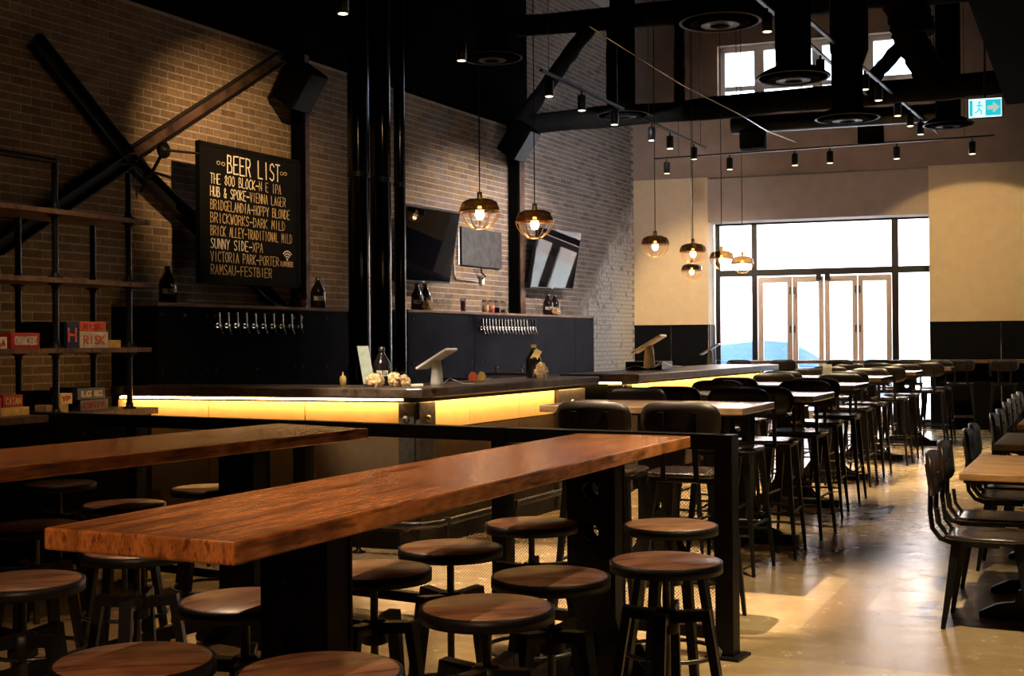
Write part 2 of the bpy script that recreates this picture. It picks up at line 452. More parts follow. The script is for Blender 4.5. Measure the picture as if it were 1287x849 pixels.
# far wall : lower plaster panels, header, wainscot, upper wall with clerestory window
def tf(px, py=300): return t_of(onfar(px, py))
axF = (FD, -FN, UP)
def fbox(mb, t0, t1, z0, z1, o0, o1, m=None):
    """box on the far wall between offsets o0<o1 towards the room"""
    mb.box(FW((t0 + t1) / 2, (z0 + z1) / 2, (o0 + o1) / 2), (t1 - t0, o1 - o0, z1 - z0), axF, m)
TL, TR, TE = tf(889.5), tf(1167.5), 12.2
ZH, ZT, ZW = 3.42, 4.17, 1.70
TH = 0.62                                        # wall thickness at the opening
wf = MB()
fbox(wf, -0.4, TL, 0, ZT, -TH, 0); fbox(wf, TR, TE, 0, ZT, -TH, 0)
struct('wall_far', wf, CREAM)
wh = MB(); fbox(wh, TL - 0.02, TR + 0.02, ZH, ZT - 0.03, -TH, -0.05)
struct('wall_far_header', wh, TAUPE)
UL, UR, UB, UT = tf(900, 90), tf(1157, 90), 5.22, 6.38
wu = MB()
fbox(wu, -0.4, UL, ZT, 8, -0.5, -0.12); fbox(wu, UR, TE, ZT, 8, -0.5, -0.12)
fbox(wu, UL, UR, ZT, UB, -0.5, -0.12); fbox(wu, UL, UR, UT, 8, -0.5, -0.12)
struct('wall_far_upper', wu, UPPER)
# wainscot panels
WAIN = plain('black_wainscot', (0.005, 0.005, 0.007), 0.5, 0, 0.3, spec=0.04)
def wainscot(name, t0, t1, n):
    b = MB(); fbox(b, t0, t1, ZW - 0.03, ZW, 0.0, 0.05); o = struct(name, b, WAIN)
    w = (t1 - t0) / n
    for i in range(n):
        p = MB(); fbox(p, t0 + i * w + 0.004, t0 + (i + 1) * w - 0.004, 0.0, ZW - 0.03, 0.0, 0.03); p.build('panel', WAIN, o)
wainscot('trim_1', 0.0, TL, 2); wainscot('trim_2', TR, TR + 4.2, 4)
rv = MB(); rv.box(FW(TL + 0.008, ZW / 2, -TH / 2), (0.016, TH - 0.02, ZW), axF); struct('trim_3', rv, WAIN)
# upper window
uw = MB()
for t0, t1 in ((UL, UL + 0.1), (UR - 0.1, UR)): fbox(uw, t0, t1, UB, UT, -0.4, -0.3)
fbox(uw, UL, UR, UT - 0.09, UT, -0.4, -0.3); fbox(uw, UL, UR, UB, UB + 0.09, -0.4, -0.3)
w_up = struct('window_2', uw, WHITE)
nbay = 4
bw = (UR - UL) / nbay
for i in range(1, nbay):
    t = UL + i * bw
    if i == 1: t = tf(951, 90)
    p = MB(); fbox(p, t - 0.08, t + 0.08, UB + 0.09, UT - 0.09, -0.42, -0.28); p.build('mullion', WHITE, w_up)
p = MB(); fbox(p, UL + 0.1, UR - 0.1, UB + 0.42, UB + 0.5, -0.38, -0.32); p.build('glazing_bar', WHITE, w_up)
p = MB(); fbox(p, UL + 0.1, UR - 0.1, UB + 0.09, UT - 0.09, -0.352, -0.348); p.build('pane', GLASS, w_up)
# main shop window with four folding door leaves
OW = -0.56                                       # plane of the frames
def tw(px, py=300): return t_of(onfar(px, py, OW))
ZTR = EYE + (onfar(1035, 341, OW).z - EYE)
zt0, zt1 = onfar(950, 347, OW).z, onfar(950, 339, OW).z
fr = MB()
t_l, t_r = tw(903.5), TR
def fb(mb, t0, t1, z0, z1, th=0.07, m=None): fbox(mb, t0, t1, z0, z1, OW - th / 2, OW + th / 2, m)
fb(fr, t_l - 0.06, t_l + 0.02, 0, ZH)
fb(fr, t_l, t_r, zt0, zt1, 0.1)
fb(fr, t_l, t_r, ZH - 0.03, ZH + 0.05)
m1a, m1b = tw(945), tw(951.5); m2a, m2b = tw(1120.5), tw(1129)
fb(fr, m1a, m1b, 0, ZH, 0.12); fb(fr, m2a, m2b, 0, ZH, 0.12)
fb(fr, t_l, m1a, 0, 0.12); fb(fr, m2b, t_r, 0, 0.12)
win = struct('window_1', fr, BLACK)
for (a, b, z0, z1) in ((t_l + 0.02, m1a, 0.12, zt0), (t_l + 0.02, m1a, zt1, ZH), (m1b, m2a, zt1, ZH), (m2b, t_r, 0.12, zt0), (m2b, t_r, zt1, ZH)):
    p = MB(); fb(p, a, b, z0, z1, 0.008); p.build('pane', GLASS, win)
door_edges = [(952.5, 995.2), (995.8, 1034.7), (1035.8, 1077.2), (1077.8, 1120)]
for i, (a, b) in enumerate(door_edges):
    ta, tb = tw(a), tw(b); zt = zt0 - 0.02; wf_ = 0.085
    f = MB()
    fb(f, ta, ta + wf_, 0.01, zt, 0.06); fb(f, tb - wf_, tb, 0.01, zt, 0.06)
    fb(f, ta + wf_, tb - wf_, zt - 0.1, zt, 0.06); fb(f, ta + wf_, tb - wf_, 0.01, 0.25, 0.06)
    d = f.build('door_%d' % (i + 1), ALU, kind='structure')
    p = MB(); fb(p, ta + wf_, tb - wf_, 0.25, zt - 0.1, 0.01); p.build('pane', GLASS, d)
    h = MB()
    hx = tb - 0.03 if i in (0, 2) else ta + 0.03
    for zz in (0.3, 1.55, 2.2): fbox(h, hx - 0.015, hx + 0.015, zz, zz + 0.12, OW + 0.03, OW + 0.055)
    h.build('hinge', GUN, d)
cl = MB()
for px in (1029, 1040):
    t = tw(px); fbox(cl, t - 0.04, t + 0.04, zt0 - 0.09, zt0 + 0.02, OW + 0.03, OW + 0.12)
cl.build('door_closer', BLACK, win)
# wooden window ledge counter
lg = MB(); t0, t1 = tw(905), tf(1290)
fbox(lg, TL + 0.65, TE - 0.6, 1.05, 1.10, 0.04, 0.42)
led = lg.build('window_counter', SHELFW, bevel=0.006); tag(led, 'long narrow wooden drink ledge running under the shop window and along the black wainscot', 'counter')
for i in range(6):
    t = TL + 1.2 + i * 1.6
    b = MB(); b.box(FW(t, 0.94, 0.2), (0.04, 0.3, 0.2), axF); b.build('bracket', BLACK, led)
# ------------------------------------------------------------------ outdoors
EXT = plain('pale_brick_paint', (0.80, 0.66, 0.60), 0.9, 0, 0.06, 3)
def ext_brick():
    m, t, b = nt('pale_street_brick')
    n = N(t, 'ShaderNodeTexBrick'); v = mapped(t, (1, 1, 1), (math.pi / 2, 0, 0))
    t.links.new(v, n.inputs['Vector'])
    n.inputs['Color1'].default_value = (0.70, 0.52, 0.45, 1); n.inputs['Color2'].default_value = (0.76, 0.60, 0.53, 1)
    n.inputs['Mortar'].default_value = (0.85, 0.8, 0.76, 1); n.inputs['Scale'].default_value = 1.0
    n.inputs['Brick Width'].default_value = 0.45; n.inputs['Row Height'].default_value = 0.15; n.inputs['Mortar Size'].default_value = 0.015
    t.links.new(n.outputs[0], b.inputs['Base Color']); b.inputs['Roughness'].default_value = 0.9
    return m
EXTB = ext_brick()
ed = root('street_building', FW(6, 0, -11.0), ang(FD), 'pale brick building across the street seen through the shop window', 'building')
def ebx(name, x0, x1, y0, y1, z0, z1, m, parent=ed):
    b = MB()
    A = Vector(ed.location)
    b.box(A + FD * ((x0 + x1) / 2) - FN * ((y0 + y1) / 2) + UP * ((z0 + z1) / 2), (x1 - x0, y1 - y0, z1 - z0), axF)
    return b.build(name, m, parent)
ebx('facade', -16, 20, 0, 0.4, 1.0, 6.6, EXTB)
ebx('plinth', -16, 20, -0.06, 0.4, 0, 1.0, WHITE)
ebx('cornice', -16, 20, -0.2, 0.5, 6.6, 6.9, WHITE)
for px, py in ((1052, 315), (1136, 312)):
    q = PP(px, py, FW(0, 0, -10.95), FN)
    b = MB(); b.lathe(q, [(0.02, 0.14), (0.16, 0.1), (0.19, 0.03), (0.19, 0.0)], 20, axis=tuple(FN)); b.build('wall_lamp', WHITE, ed)
PIPEB = plain('pale_blue_pipe', (0.45, 0.6, 0.85), 0.6)
b = MB(); q0 = PP(917, 352, FW(0, 0, -10.85), FN); q1 = PP(916, 413, FW(0, 0, -10.85), FN)
b.tube([q0, q1], 0.05); q2 = PP(930, 368, FW(0, 0, -10.85), FN); q3 = PP(945, 354, FW(0, 0, -10.85), FN)
b.tube([(q0 + q1 * 1.6) / 2.6, q2, q3], 0.04); b.build('drain_pipe', PIPEB, ed)
struct('ground', MB().box(FW(4, -0.16, -20.6), (60, 40, 0.1), axF), plain('street_paving', (0.62, 0.62, 0.62), 0.9))
# parked car : body, cabin glass, wheels
car = root('parked_car', FW(tf(905) + 0.4, -0.1, -5.2), ang(FD), 'pale blue car parked outside behind the left pane of the shop window', 'car')
CARP = plain('pale_blue_car_paint', (0.30, 0.48, 0.85), 0.25, 0.2, 0.05, coat=0.5)
CARG = plain('tinted_car_glass', (0.10, 0.22, 0.38), 0.1, 0, 0.1)
A = Vector(car.location)
def cpt(x, y, z): return A + FD * x - FN * y + UP * z
def car_body(prof, y0, y1, name, m, taper=0.0, bev=0.04):
    b = MB(); n = len(prof)
    lo = [cpt(x, y0 + taper * z, z) for x, z in prof]; hi = [cpt(x, y1 - taper * z, z) for x, z in prof]
    b.add(lo + hi, [list(range(n)), list(range(n, 2 * n))[::-1]] + [((i + 1) % n, i, n + i, n + (i + 1) % n) for i in range(n)])
    return b.build(name, m, car, bevel=bev)
car_body([(-2.0, 0.28), (-2.05, 0.75), (-1.9, 0.95), (-1.0, 1.02), (1.0, 0.98), (1.9, 0.82), (2.15, 0.6), (2.15, 0.28)], -0.9, 0.9, 'body', CARP)
car_body([(-1.75, 0.97), (-1.3, 1.42), (-0.3, 1.52), (0.35, 1.46), (1.15, 0.97)], -0.95, 0.95, 'cabin', CARG, 0.12)
car_body([(-1.3, 1.41), (-0.3, 1.51), (0.4, 1.45), (0.3, 1.49), (-0.3, 1.56), (-1.35, 1.46)], -0.95, 0.95, 'roof', CARP, 0.12, 0.01)
for x in (-1.3, 1.35):
    for y in (-0.85, 0.85):
        b = MB(); b.lathe(cpt(x, y - 0.09, 0.31), [(0.0, 0), (0.31, 0), (0.31, 0.18), (0.0, 0.18)], 20, axis=tuple(-FN)); b.build('wheel', BLACK, car)
sb_ = root('street_sign', PP(1092, 435, FW(0, 0, -9), FN) * 1.0, ang(FD), 'small blue and cyan board standing on the street behind the fourth door leaf', 'sign')
sb_.location.z = -0.1
A2 = Vector(sb_.location)
b = MB(); b.box(A2 + UP * 1.47, (0.36, 0.05, 0.42), axF); b.build('blue_panel', plain('sign_blue', (0.1, 0.25, 0.75), 0.5), sb_)
b = MB(); b.box(A2 + UP * 1.02, (0.36, 0.05, 0.42), axF); b.build('cyan_panel', plain('sign_cyan', (0.1, 0.7, 0.8), 0.5), sb_)
b = MB(); b.box(A2 + UP * 0.6 - FN * 0.05, (0.05, 0.05, 1.2), axF); b.build('post', GUN, sb_)
# ================================================================== THE BAR
BD = Vector((0.4543, 0.8908, 0)); BN = Vector((-0.8908, 0.4543, 0))    # bar run direction, inward normal (towards the wall)
LD = Vector((0.9310, -0.3650, 0)); LNn = Vector((0.3650, 0.9310, 0))     # left leg direction, inward normal
Cn = Vector((-0.583, 8.34, 0)); Lp = Cn - LD * 2.6
E1 = Cn + BD * 2.98
def isect(p, d, q, e):
    c = d.x * e.y - d.y * e.x; w = q - p
    return p + d * ((w.x * e.y - w.y * e.x) / c)
def offs(o, wd=0.0):
    """front line of the bar pushed inwards by o: left end, corner, right end"""
    c = isect(Cn + LNn * o, LD, Cn + BN * o, BD)
    return Lp + LNn * o, c, E1 + BN * o
l0, c0, e0 = offs(0); l1, c1, e1 = offs(0.60)
rc = [c0 - LD * 0.35, c0 - LD * 0.16 + BD * 0.02, c0 - LD * 0.05 + BD * 0.07, c0 + BD * 0.17, c0 + BD * 0.35]
rc = [c0 - LD * 0.30, c0 - LD * 0.15 + BD * 0.015, c0 - LD * 0.05 + BD * 0.05, c0 - LD * 0.015 + BD * 0.15, c0 + BD * 0.30]
bar = root('bar_counter', (Cn.x, Cn.y, 0), 0, 'long L-shaped bar counter with glowing under-lit oak front and dark wooden top', 'bar counter')
top = MB().prism([tuple(p[:2]) for p in [l0] + rc + [e0, e1, c1, l1]], 1.052, 1.12)
top.build('countertop', BARTOP, bar, bevel=0.012)
IN = 0.17
l2, c2, e2 = offs(IN); l3, c3, e3 = offs(0.55)
core = MB().prism([tuple(p[:2]) for p in [l2 + LD * 0.02 + LNn * 0.03, c2 + LNn * 0.03 + BN * 0.03, e2 + BN * 0.03, e3, c3, l3 + LD * 0.02]], 0.0, 1.05)
core.build('body', MATTE, bar)
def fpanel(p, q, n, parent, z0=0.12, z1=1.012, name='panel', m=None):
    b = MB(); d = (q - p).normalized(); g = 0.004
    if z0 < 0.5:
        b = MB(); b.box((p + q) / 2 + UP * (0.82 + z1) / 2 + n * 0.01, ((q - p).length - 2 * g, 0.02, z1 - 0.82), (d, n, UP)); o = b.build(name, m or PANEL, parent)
        b = MB(); b.box((p + q) / 2 + UP * (z0 + 0.812) / 2 + n * 0.01, ((q - p).length - 2 * g, 0.02, 0.812 - z0), (d, n, UP)); lw = b.build('lower_panel', LOWP, parent)  # split off so the dimness below the glow sits in its colour
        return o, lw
    return b.build(name, m or PANEL, parent)
def on_line(px, py, p, n): return PP(px, py, p, n)
def lpar(px): q = PP(px, 510, l2, LNn); return Vector((q.x, q.y, 0))
def rpar(px): q = PP(px, 505, c2, BN); return Vector((q.x, q.y, 0))
xs = [148, 262, 383, 502]
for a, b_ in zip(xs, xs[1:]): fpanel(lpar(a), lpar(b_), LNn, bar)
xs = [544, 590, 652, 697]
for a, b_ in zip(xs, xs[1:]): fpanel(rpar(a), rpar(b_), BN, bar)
def steel_post(p, q, n, parent):
    d = (q - p).normalized()
    b = MB(); b.box((p + q) / 2 + UP * 0.5 - n * 0.01, ((q - p).length, 0.04, 1.03), (d, n, UP))
    o = b.build('corner_plate', BRONZE, parent, bevel=0.004)
    for z in (0.15, 0.9, 0.55):
        MB().lathe((p + q) / 2 + UP * z - n * 0.03, [(0.028, 0), (0.026, 0.012), (0.01, 0.02)], 6, axis=tuple(-n)).build('bolt', GUN, o)
NM = 0
steel_post(lpar(503), c2 - LD * 0.0, LNn, bar); steel_post(c2, rpar(543), BN, bar)
steel_post(rpar(698), e2, BN, bar)
b = MB(); b.box((l2 + l3) / 2 + LD * 0.0 + UP * 0.57, (0.03, (l3 - l2).length, 0.88), (LD, LNn, UP)); b.build('end_panel', PANEL, bar)
def led(p, q, n, parent, z=1.034, out=0.03, w=0.022, th=0.012):
    d = (q - p).normalized()
    b = MB(); b.box((p + q) / 2 + UP * z - n * out, ((q - p).length, w, th), (d, n, UP)); return b.build('led_strip', LED, parent)
led(l2, c2 - LD * 0.08, LNn, bar, out=0.045); led(c2 + BD * 0.1, e2, BN, bar, z=1.0505, out=0.055, w=0.05, th=0.003)
b = MB(); b.box((l2 + l3) / 2 - LD * 0.03 + UP * 1.034, (0.02, (l3 - l2).length - 0.02, 0.012), (LD, LNn, UP)); b.build('led_strip', LED, bar)
b = MB()
b.box((l2 + c2) / 2 + UP * 0.06 + LNn * 0.02, ((c2 - l2).length, 0.05, 0.12), (LD, LNn, UP)); b.box((c2 + e2) / 2 + UP * 0.06 + BN * 0.02, ((e2 - c2).length, 0.05, 0.12), (BD, BN, UP))
b.build('toe_kick', BLACK, bar)
# foot rail along the bar front
fr_ = root('foot_rail', (Cn.x, Cn.y, 0), 0, 'round dark metal foot rail on floor brackets along the base of the bar', 'foot rail')
a0, a1, a2 = offs(-0.03)
b = MB(); b.tube([a0 + UP * 0.20, a1 - LD * 0.15 + UP * 0.20, a1 - LD * 0.04 + BD * 0.03 + UP * 0.20, a1 + BD * 0.15 + UP * 0.20, a2 + UP * 0.20], 0.026, 12)
b.build('rail', GUN, fr_)
for p in [a0 + (a1 - a0) * f for f in (0.1, 0.45, 0.8)] + [a1 + (a2 - a1) * f for f in (0.08, 0.42, 0.75, 0.97)]:
    b = MB(); b.lathe(p + UP * 0, [(0.05, 0), (0.05, 0.01), (0.016, 0.02), (0.016, 0.17), (0.034, 0.172), (0.034, 0.23)], 12); b.build('bracket', BLACK, fr_)
# second bar counter further in
K1 = PZ(803, 470.2, 1.12); K1.z = 0; K0 = K1 - LD * 0.85; K2 = K1 + BD * 4.9
k1b = K0 + BN * -0.0
bar2 = root('bar_counter', (K1.x, K1.y, 0), 0, 'second bar counter near the window with pale glossy top and lit oak front', 'bar counter')
MB().prism([tuple(p[:2]) for p in [K0, K1, K2, K2 - LD * 0.85]], 1.05, 1.12).build('countertop', BARTOP, bar2, bevel=0.01)
j0, j1 = K0 + LD * 0.12 + LNn * 0.2, K1 - LD * 0.2 + LNn * 0.2; j2 = K2 - LD * 0.2 - BD * 0.15; j3 = K2 - LD * 0.78 - BD * 0.15
j1 = K1 - LD * 0.22 + LNn * 0.2
MB().prism([tuple(p[:2]) for p in [j0, j1, j2, j3]], 0.0, 1.045).build('body', MATTE, bar2)
seg = (j2 - j1); sl = seg.length; sd_ = seg.normalized(); sn = Vector((-sd_.y, sd_.x, 0))
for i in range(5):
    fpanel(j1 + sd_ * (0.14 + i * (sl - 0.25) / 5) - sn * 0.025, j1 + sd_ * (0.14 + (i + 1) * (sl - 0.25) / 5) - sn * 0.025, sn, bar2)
steel_post(j1 - LD * 0.13 - LNn * 0.02, j1 - LNn * 0.02 + LD * 0.02, LNn, bar2); steel_post(j1 - sn * 0.02, j1 + sd_ * 0.13 - sn * 0.02, sn, bar2)
steel_post(j2 - sd_ * 0.12 - sn * 0.02, j2 - sn * 0.02, sn, bar2)
led(j1, j2, sn, bar2, z=1.0485, out=0.055, w=0.05, th=0.003); led(j0, j1, LNn, bar2, out=0.03)
# ================================================================== BACK BARS (steel-clad cabinets under the brick wall)
def back_bar(px0, px1, label, splits, hz, CH, depth=0.5):
    s0_, s1_ = s_of(onwall(px0, 400, depth)), s_of(onwall(px1, 400, depth))
    r = root('back_bar', tuple(W((s0_ + s1_) / 2, 0, 0.25)), ang(WD), label, 'cabinet')
    b = MB(); b.box(W((s0_ + s1_) / 2, (hz - 0.03) / 2, depth / 2), (abs(s0_ - s1_), depth - 0.02, hz - 0.04), (WD, WN, UP)); b.build('body', MATTE, r)
    b = MB(); b.box(W((s0_ + s1_) / 2, hz - 0.015, depth / 2 + 0.01), (abs(s0_ - s1_) + 0.02, depth + 0.02, 0.03), (WD, WN, UP)); b.build('top_board', SHELFW, r, bevel=0.003)
    for a, c in zip(splits, splits[1:]):
        sa, sc = s_of(onwall(a, 400, depth)), s_of(onwall(c, 400, depth))
        b = MB(); b.box(W((sa + sc) / 2, (hz - 0.03) / 2 + 0.02, depth + 0.003), (abs(sa - sc) - 0.008, 0.014, hz - 0.08), (WD, WN, UP))
        pn = b.build('steel_panel', CH, r)
        w = sa - sc
        for f in (0.06, 0.5, 0.94):
            for z in (hz - 0.1, 1.2):
                MB().lathe(W(sa - w * f, z, depth + 0.01), [(0.018, 0), (0.014, 0.01), (0.0, 0.012)], 8, axis=tuple(WN)).build('bolt', BLACK, pn)
    for s in (s0_, s1_): MB().box(W(s, hz / 2, depth / 2), (0.016, depth + 0.02, hz - 0.02), (WD, WN, UP)).build('side_panel', CH, r)
    return r
bbA = back_bar(197, 440, 'black steel-clad back bar cabinet under the beer list board', [197, 262, 374, 440], 1.78, CHARD)
bbB = back_bar(512, 745, 'charcoal steel-clad back bar cabinet under the two screens', [512, 595, 722, 745], 1.80, CHARC)
# taps
def tap_row(pxs, py0, py1, label, metal, handle):
    q = onwall(pxs[0], py0, 0.52); q2 = onwall(pxs[-1], py0, 0.52)
    r = root('beer_tap_row', tuple((q + q2) / 2), ang(WD), label, 'beer taps')
    zc = (onwall((pxs[0] + pxs[-1]) / 2, (py0 + py1) / 2, 0.52)).z
    b = MB(); b.box(((q + q2) / 2).xy.to_3d() + UP * zc, ((q - q2).length + 0.1, 0.03, 0.03), (WD, WN, UP)); b.build('manifold', BLACK, r)
    for px in pxs:
        p = onwall(px, py0, 0.53); p.z = zc
        b = MB(); b.tube([p, p + WN * 0.045], 0.012, 8); b.lathe(p, [(0.022, 0), (0.022, 0.012)], 10, axis=tuple(WN))
        b.tube([p + WN * 0.035 + UP * 0.02, p + WN * 0.04 - UP * 0.02, p + WN * 0.065 - UP * 0.075], 0.010, 8)
        t = b.build('tap', metal, r)
        b = MB(); b.tube([p + WN * 0.035 + UP * 0.01, p + WN * 0.032 + UP * 0.05, p + WN * 0.025 + UP * 0.115], [0.007, 0.011, 0.015], 8); b.build('tap_handle', handle, t)
    return r
tap_row([272 + i * 11.4 for i in range(10)], 402, 417, 'row of ten chrome beer taps on the back bar under the beer list', CHROME, CHROME)
tap_row([604 + i * 3.95 for i in range(15)], 404, 421, 'row of fifteen closely spaced chrome beer taps on the charcoal back bar', CHROME, CHROME)
tap_row([662.5, 666, 669.5], 404, 421, 'three dark-handled beer taps just right of the longer row', CHROME, BLACK)
# ================================================================== COLUMN, WALL POSTS, BRACES, SPEAKERS
def vcol(px0, px1, d, label, m, name='black_pipe', z1=7.9, sq=False, grp=None):
    p = PD((px0 + px1) / 2, 430, d); w = (px1 - px0) / F_PX * p.y
    r = root(name, (p.x, p.y, 0), 0, label, 'pipe', grp)
    b = MB()
    if sq: b.box(Vector((p.x, p.y, z1 / 2)), (w, w, z1), (GU, GV, UP))
    else: b.lathe(Vector((p.x, p.y, 0)), [(w / 2, 0), (w / 2, z1)], 32)
    b.build('shaft', m, r)
    b = MB(); b.lathe(Vector((p.x, p.y, 0)), [(w / 2 + 0.03, 0), (w / 2 + 0.03, 0.03), (w / 2, 0.035)], 24); b.build('base_flange', BLACK, r)
    b = MB(); b.lathe(Vector((p.x, p.y, 3.05)), [(w / 2 + 0.006, 0), (w / 2 + 0.006, 0.05)], 32); b.build('joint_band', BLACK, r)
vcol(438.5, 466, 12.2, 'leftmost and widest of the three gloss black vertical pipes behind the bar', BLACKG)
vcol(466.5, 493, 12.6, 'middle one of the three gloss black vertical pipes behind the bar', BLACKG)
vcol(496.5, 511, 13.0, 'rightmost and thinnest of the three gloss black vertical pipes behind the bar', BLACKG)
def wall_post(pxa, pxb, z1, label, m1, m2):
    sa, sb2 = s_of(onwall(pxa, 300, 0.06)), s_of(onwall(pxb, 300, 0.06))
    r = root('wall_post', tuple(W((sa + sb2) / 2, 0, 0.06)), ang(WD), label, 'post')
    b = MB(); b.box(W((sa + sb2) / 2, z1 / 2, 0.06), (abs(sa - sb2), 0.12, z1), (WD, WN, UP)); b.build('steel_face', m1, r)
    b = MB(); b.box(W(sa + 0.03, z1 / 2, 0.1), (0.05, 0.14, z1), (WD, WN, UP)); b.build('flange', m2, r)
RUST = plain('old_painted_steel', (0.09, 0.05, 0.035), 0.6, 0.2, 0.7, 6, 0.3, 0.3)
wall_post(374, 384, 4.4, 'rusty brown steel post on the brick wall right of the beer list board', RUST, MATTE)
wall_post(645, 655, 4.4, 'dark steel post on the brick wall between the two screens', RUST, MATTE)
def brace(p, q, w, label):
    p = onwall(*p, 0.07); q = onwall(*q, 0.07)
    r = root('wall_brace', tuple(p), 0, label, 'brace')
    up = WN.cross((q - p).normalized()).normalized()
    if up.z < 0: up = -up
    b = MB(); b.beam(p, q, w, 0.012, side=up); b.build('web', RUST if 'upper right' in label else BLACK, r)  # black on the dim arms puts their shade into the colour
    b = MB(); b.beam(p + up * w / 2 + WN * 0.03, q + up * w / 2 + WN * 0.03, 0.012, 0.08, side=up); b.beam(p - up * w / 2 + WN * 0.03, q - up * w / 2 + WN * 0.03, 0.012, 0.08, side=up); b.build('flange', BLACK, r)
brace((350, 73), (160, 196), 0.11, 'upper right arm of the steel X brace rising over the brick to the soffit')
brace((158, 202), (-6, 312), 0.11, 'lower left arm of the steel X brace behind the shelving pipes')
brace((40, 50), (158, 198), 0.13, 'upper left arm of the steel X brace, nearly lost in the dark')
brace((160, 202), (352, 388), 0.12, 'lower right arm of the steel X brace passing behind the beer list board')
def speaker(px, py, pole, w, h, dpt, tilt, yaw, label):
    p = onwall(px, py, 0.42)
    r = root('wall_speaker', tuple(p), 0, label, 'speaker')
    R = Matrix.Rotation(yaw, 3, 'Z') @ Matrix.Rotation(tilt, 3, 'X')
    ax = [R @ Vector(v) for v in ((1, 0, 0), (0, 1, 0), (0, 0, 1))]
    b = MB(); b.box(p, (w, dpt, h), ax); b.build('cabinet', MATTE, r, bevel=0.02)
    b = MB(); b.box(p - ax[1] * (dpt / 2 + 0.006), (w * 0.92, 0.012, h * 0.92), ax); b.build('grille', BLACK, r, bevel=0.004)
    b = MB(); b.tube([onwall(px, py, 0.0), p], 0.02); b.build('bracket', BLACK, r)
speaker(377, 108, 0, 0.30, 0.42, 0.30, 0.62, ang(WD), 'black speaker tilted down on the brick wall above the beer list board')
speaker(652, 177, 0, 0.34, 0.46, 0.30, 0.62, ang(WD), 'black speaker tilted down on the post above the pendant lamps')
# ================================================================== SCREENS
def tv(corners, off0, label):
    """corners tl, tr, br, bl in pixels, top leaning into the room"""
    tl, tr, br, bl = corners
    a = onwall(*tl, off0 + 0.16); b_ = onwall(*tr, off0 + 0.16); c = onwall(*br, off0); d = onwall(*bl, off0)
    cen = (a + b_ + c + d) / 4
    r = root('wall_screen', tuple(cen), 0, label, 'television')
    ax = (b_ - a).normalized(); ay = ((a + b_) / 2 - (c + d) / 2); hh = ay.length; ay.normalize(); ww = ((b_ - a).length + (c - d).length) / 2
    ay = (ay - ax * ay.dot(ax)).normalized(); az = ax.cross(ay)
    if az.dot(WN) < 0: az = -az
    m = MB(); m.box(cen, (ww, hh, 0.05), (ax, ay, az)); m.build('housing', BLACK, r, bevel=0.008)
    m = MB(); m.box(cen + az * 0.0265, (ww - 0.04, hh - 0.05, 0.004), (ax, ay, az)); m.build('screen', SCREEN, r)
    m = MB(); m.box(cen - az * 0.06, (0.3, 0.3, 0.08), (ax, ay, az)); m.tube([cen - az * 0.08, W(s_of(cen), cen.z, 0)], 0.03); m.build('bracket', BLACK, r)
    m = MB(); m.box(cen + az * 0.028 - ay * (hh / 2 - 0.012), (0.05, 0.012, 0.004), (ax, ay, az)); m.build('badge', PLAST, r)
tv([(500, 255), (574, 266), (566, 355), (500, 353)], 0.22, 'switched-off wall screen beside the black pipes, tilted down')
tv([(673, 283), (728, 291), (720, 364), (666, 361)], 0.18, 'switched-off wall screen on the right behind the second pendant, tilted down')
c0_ = [onwall(580, 287, 0.04), onwall(630, 290, 0.04), onwall(630, 336, 0.04), onwall(580, 334, 0.04)]
r = root('wall_board', tuple(sum(c0_, Vector()) / 4), 0, 'flat black chalky board on the brick between the two screens', 'board')
zt_ = (c0_[0].z + c0_[1].z) / 2; zb_ = (c0_[2].z + c0_[3].z) / 2; sa, sb2 = s_of(c0_[0]), s_of(c0_[1])
b = MB(); b.box(W((sa + sb2) / 2, (zt_ + zb_) / 2, 0.03), (abs(sa - sb2), 0.03, zt_ - zb_), (WD, WN, UP)); b.build('panel', plain('scuffed_slate', (0.03, 0.03, 0.032), 0.6, 0, 0.7, 9), r)
b = MB(); b.box(W(sa + 0.05, (zt_ + zb_) / 2, 0.02), (0.02, 0.02, zt_ - zb_), (WD, WN, UP)); b.build('edge_strip', CHROME, r)
r = root('power_outlet', tuple(onwall(606, 350, 0.04)), 0, 'small white power outlet with a grey conduit on the brick below the black board', 'outlet')
p = onwall(606.5, 352, 0.03)
b = MB(); b.box(p, (0.07, 0.03, 0.11), (WD, WN, UP)); b.build('plate', WHITE, r, bevel=0.004)
b = MB(); b.tube([onwall(570, 326, 0.02), onwall(570.5, 344, 0.02), onwall(574, 351, 0.02), onwall(600, 353, 0.02)], 0.012); b.build('conduit', CHROME, r)
b = MB(); b.tube([onwall(605, 336, 0.05), onwall(605, 342, 0.07), onwall(610, 347, 0.07), onwall(606, 350, 0.05)], 0.014); b.build('cable', BLACK, r)
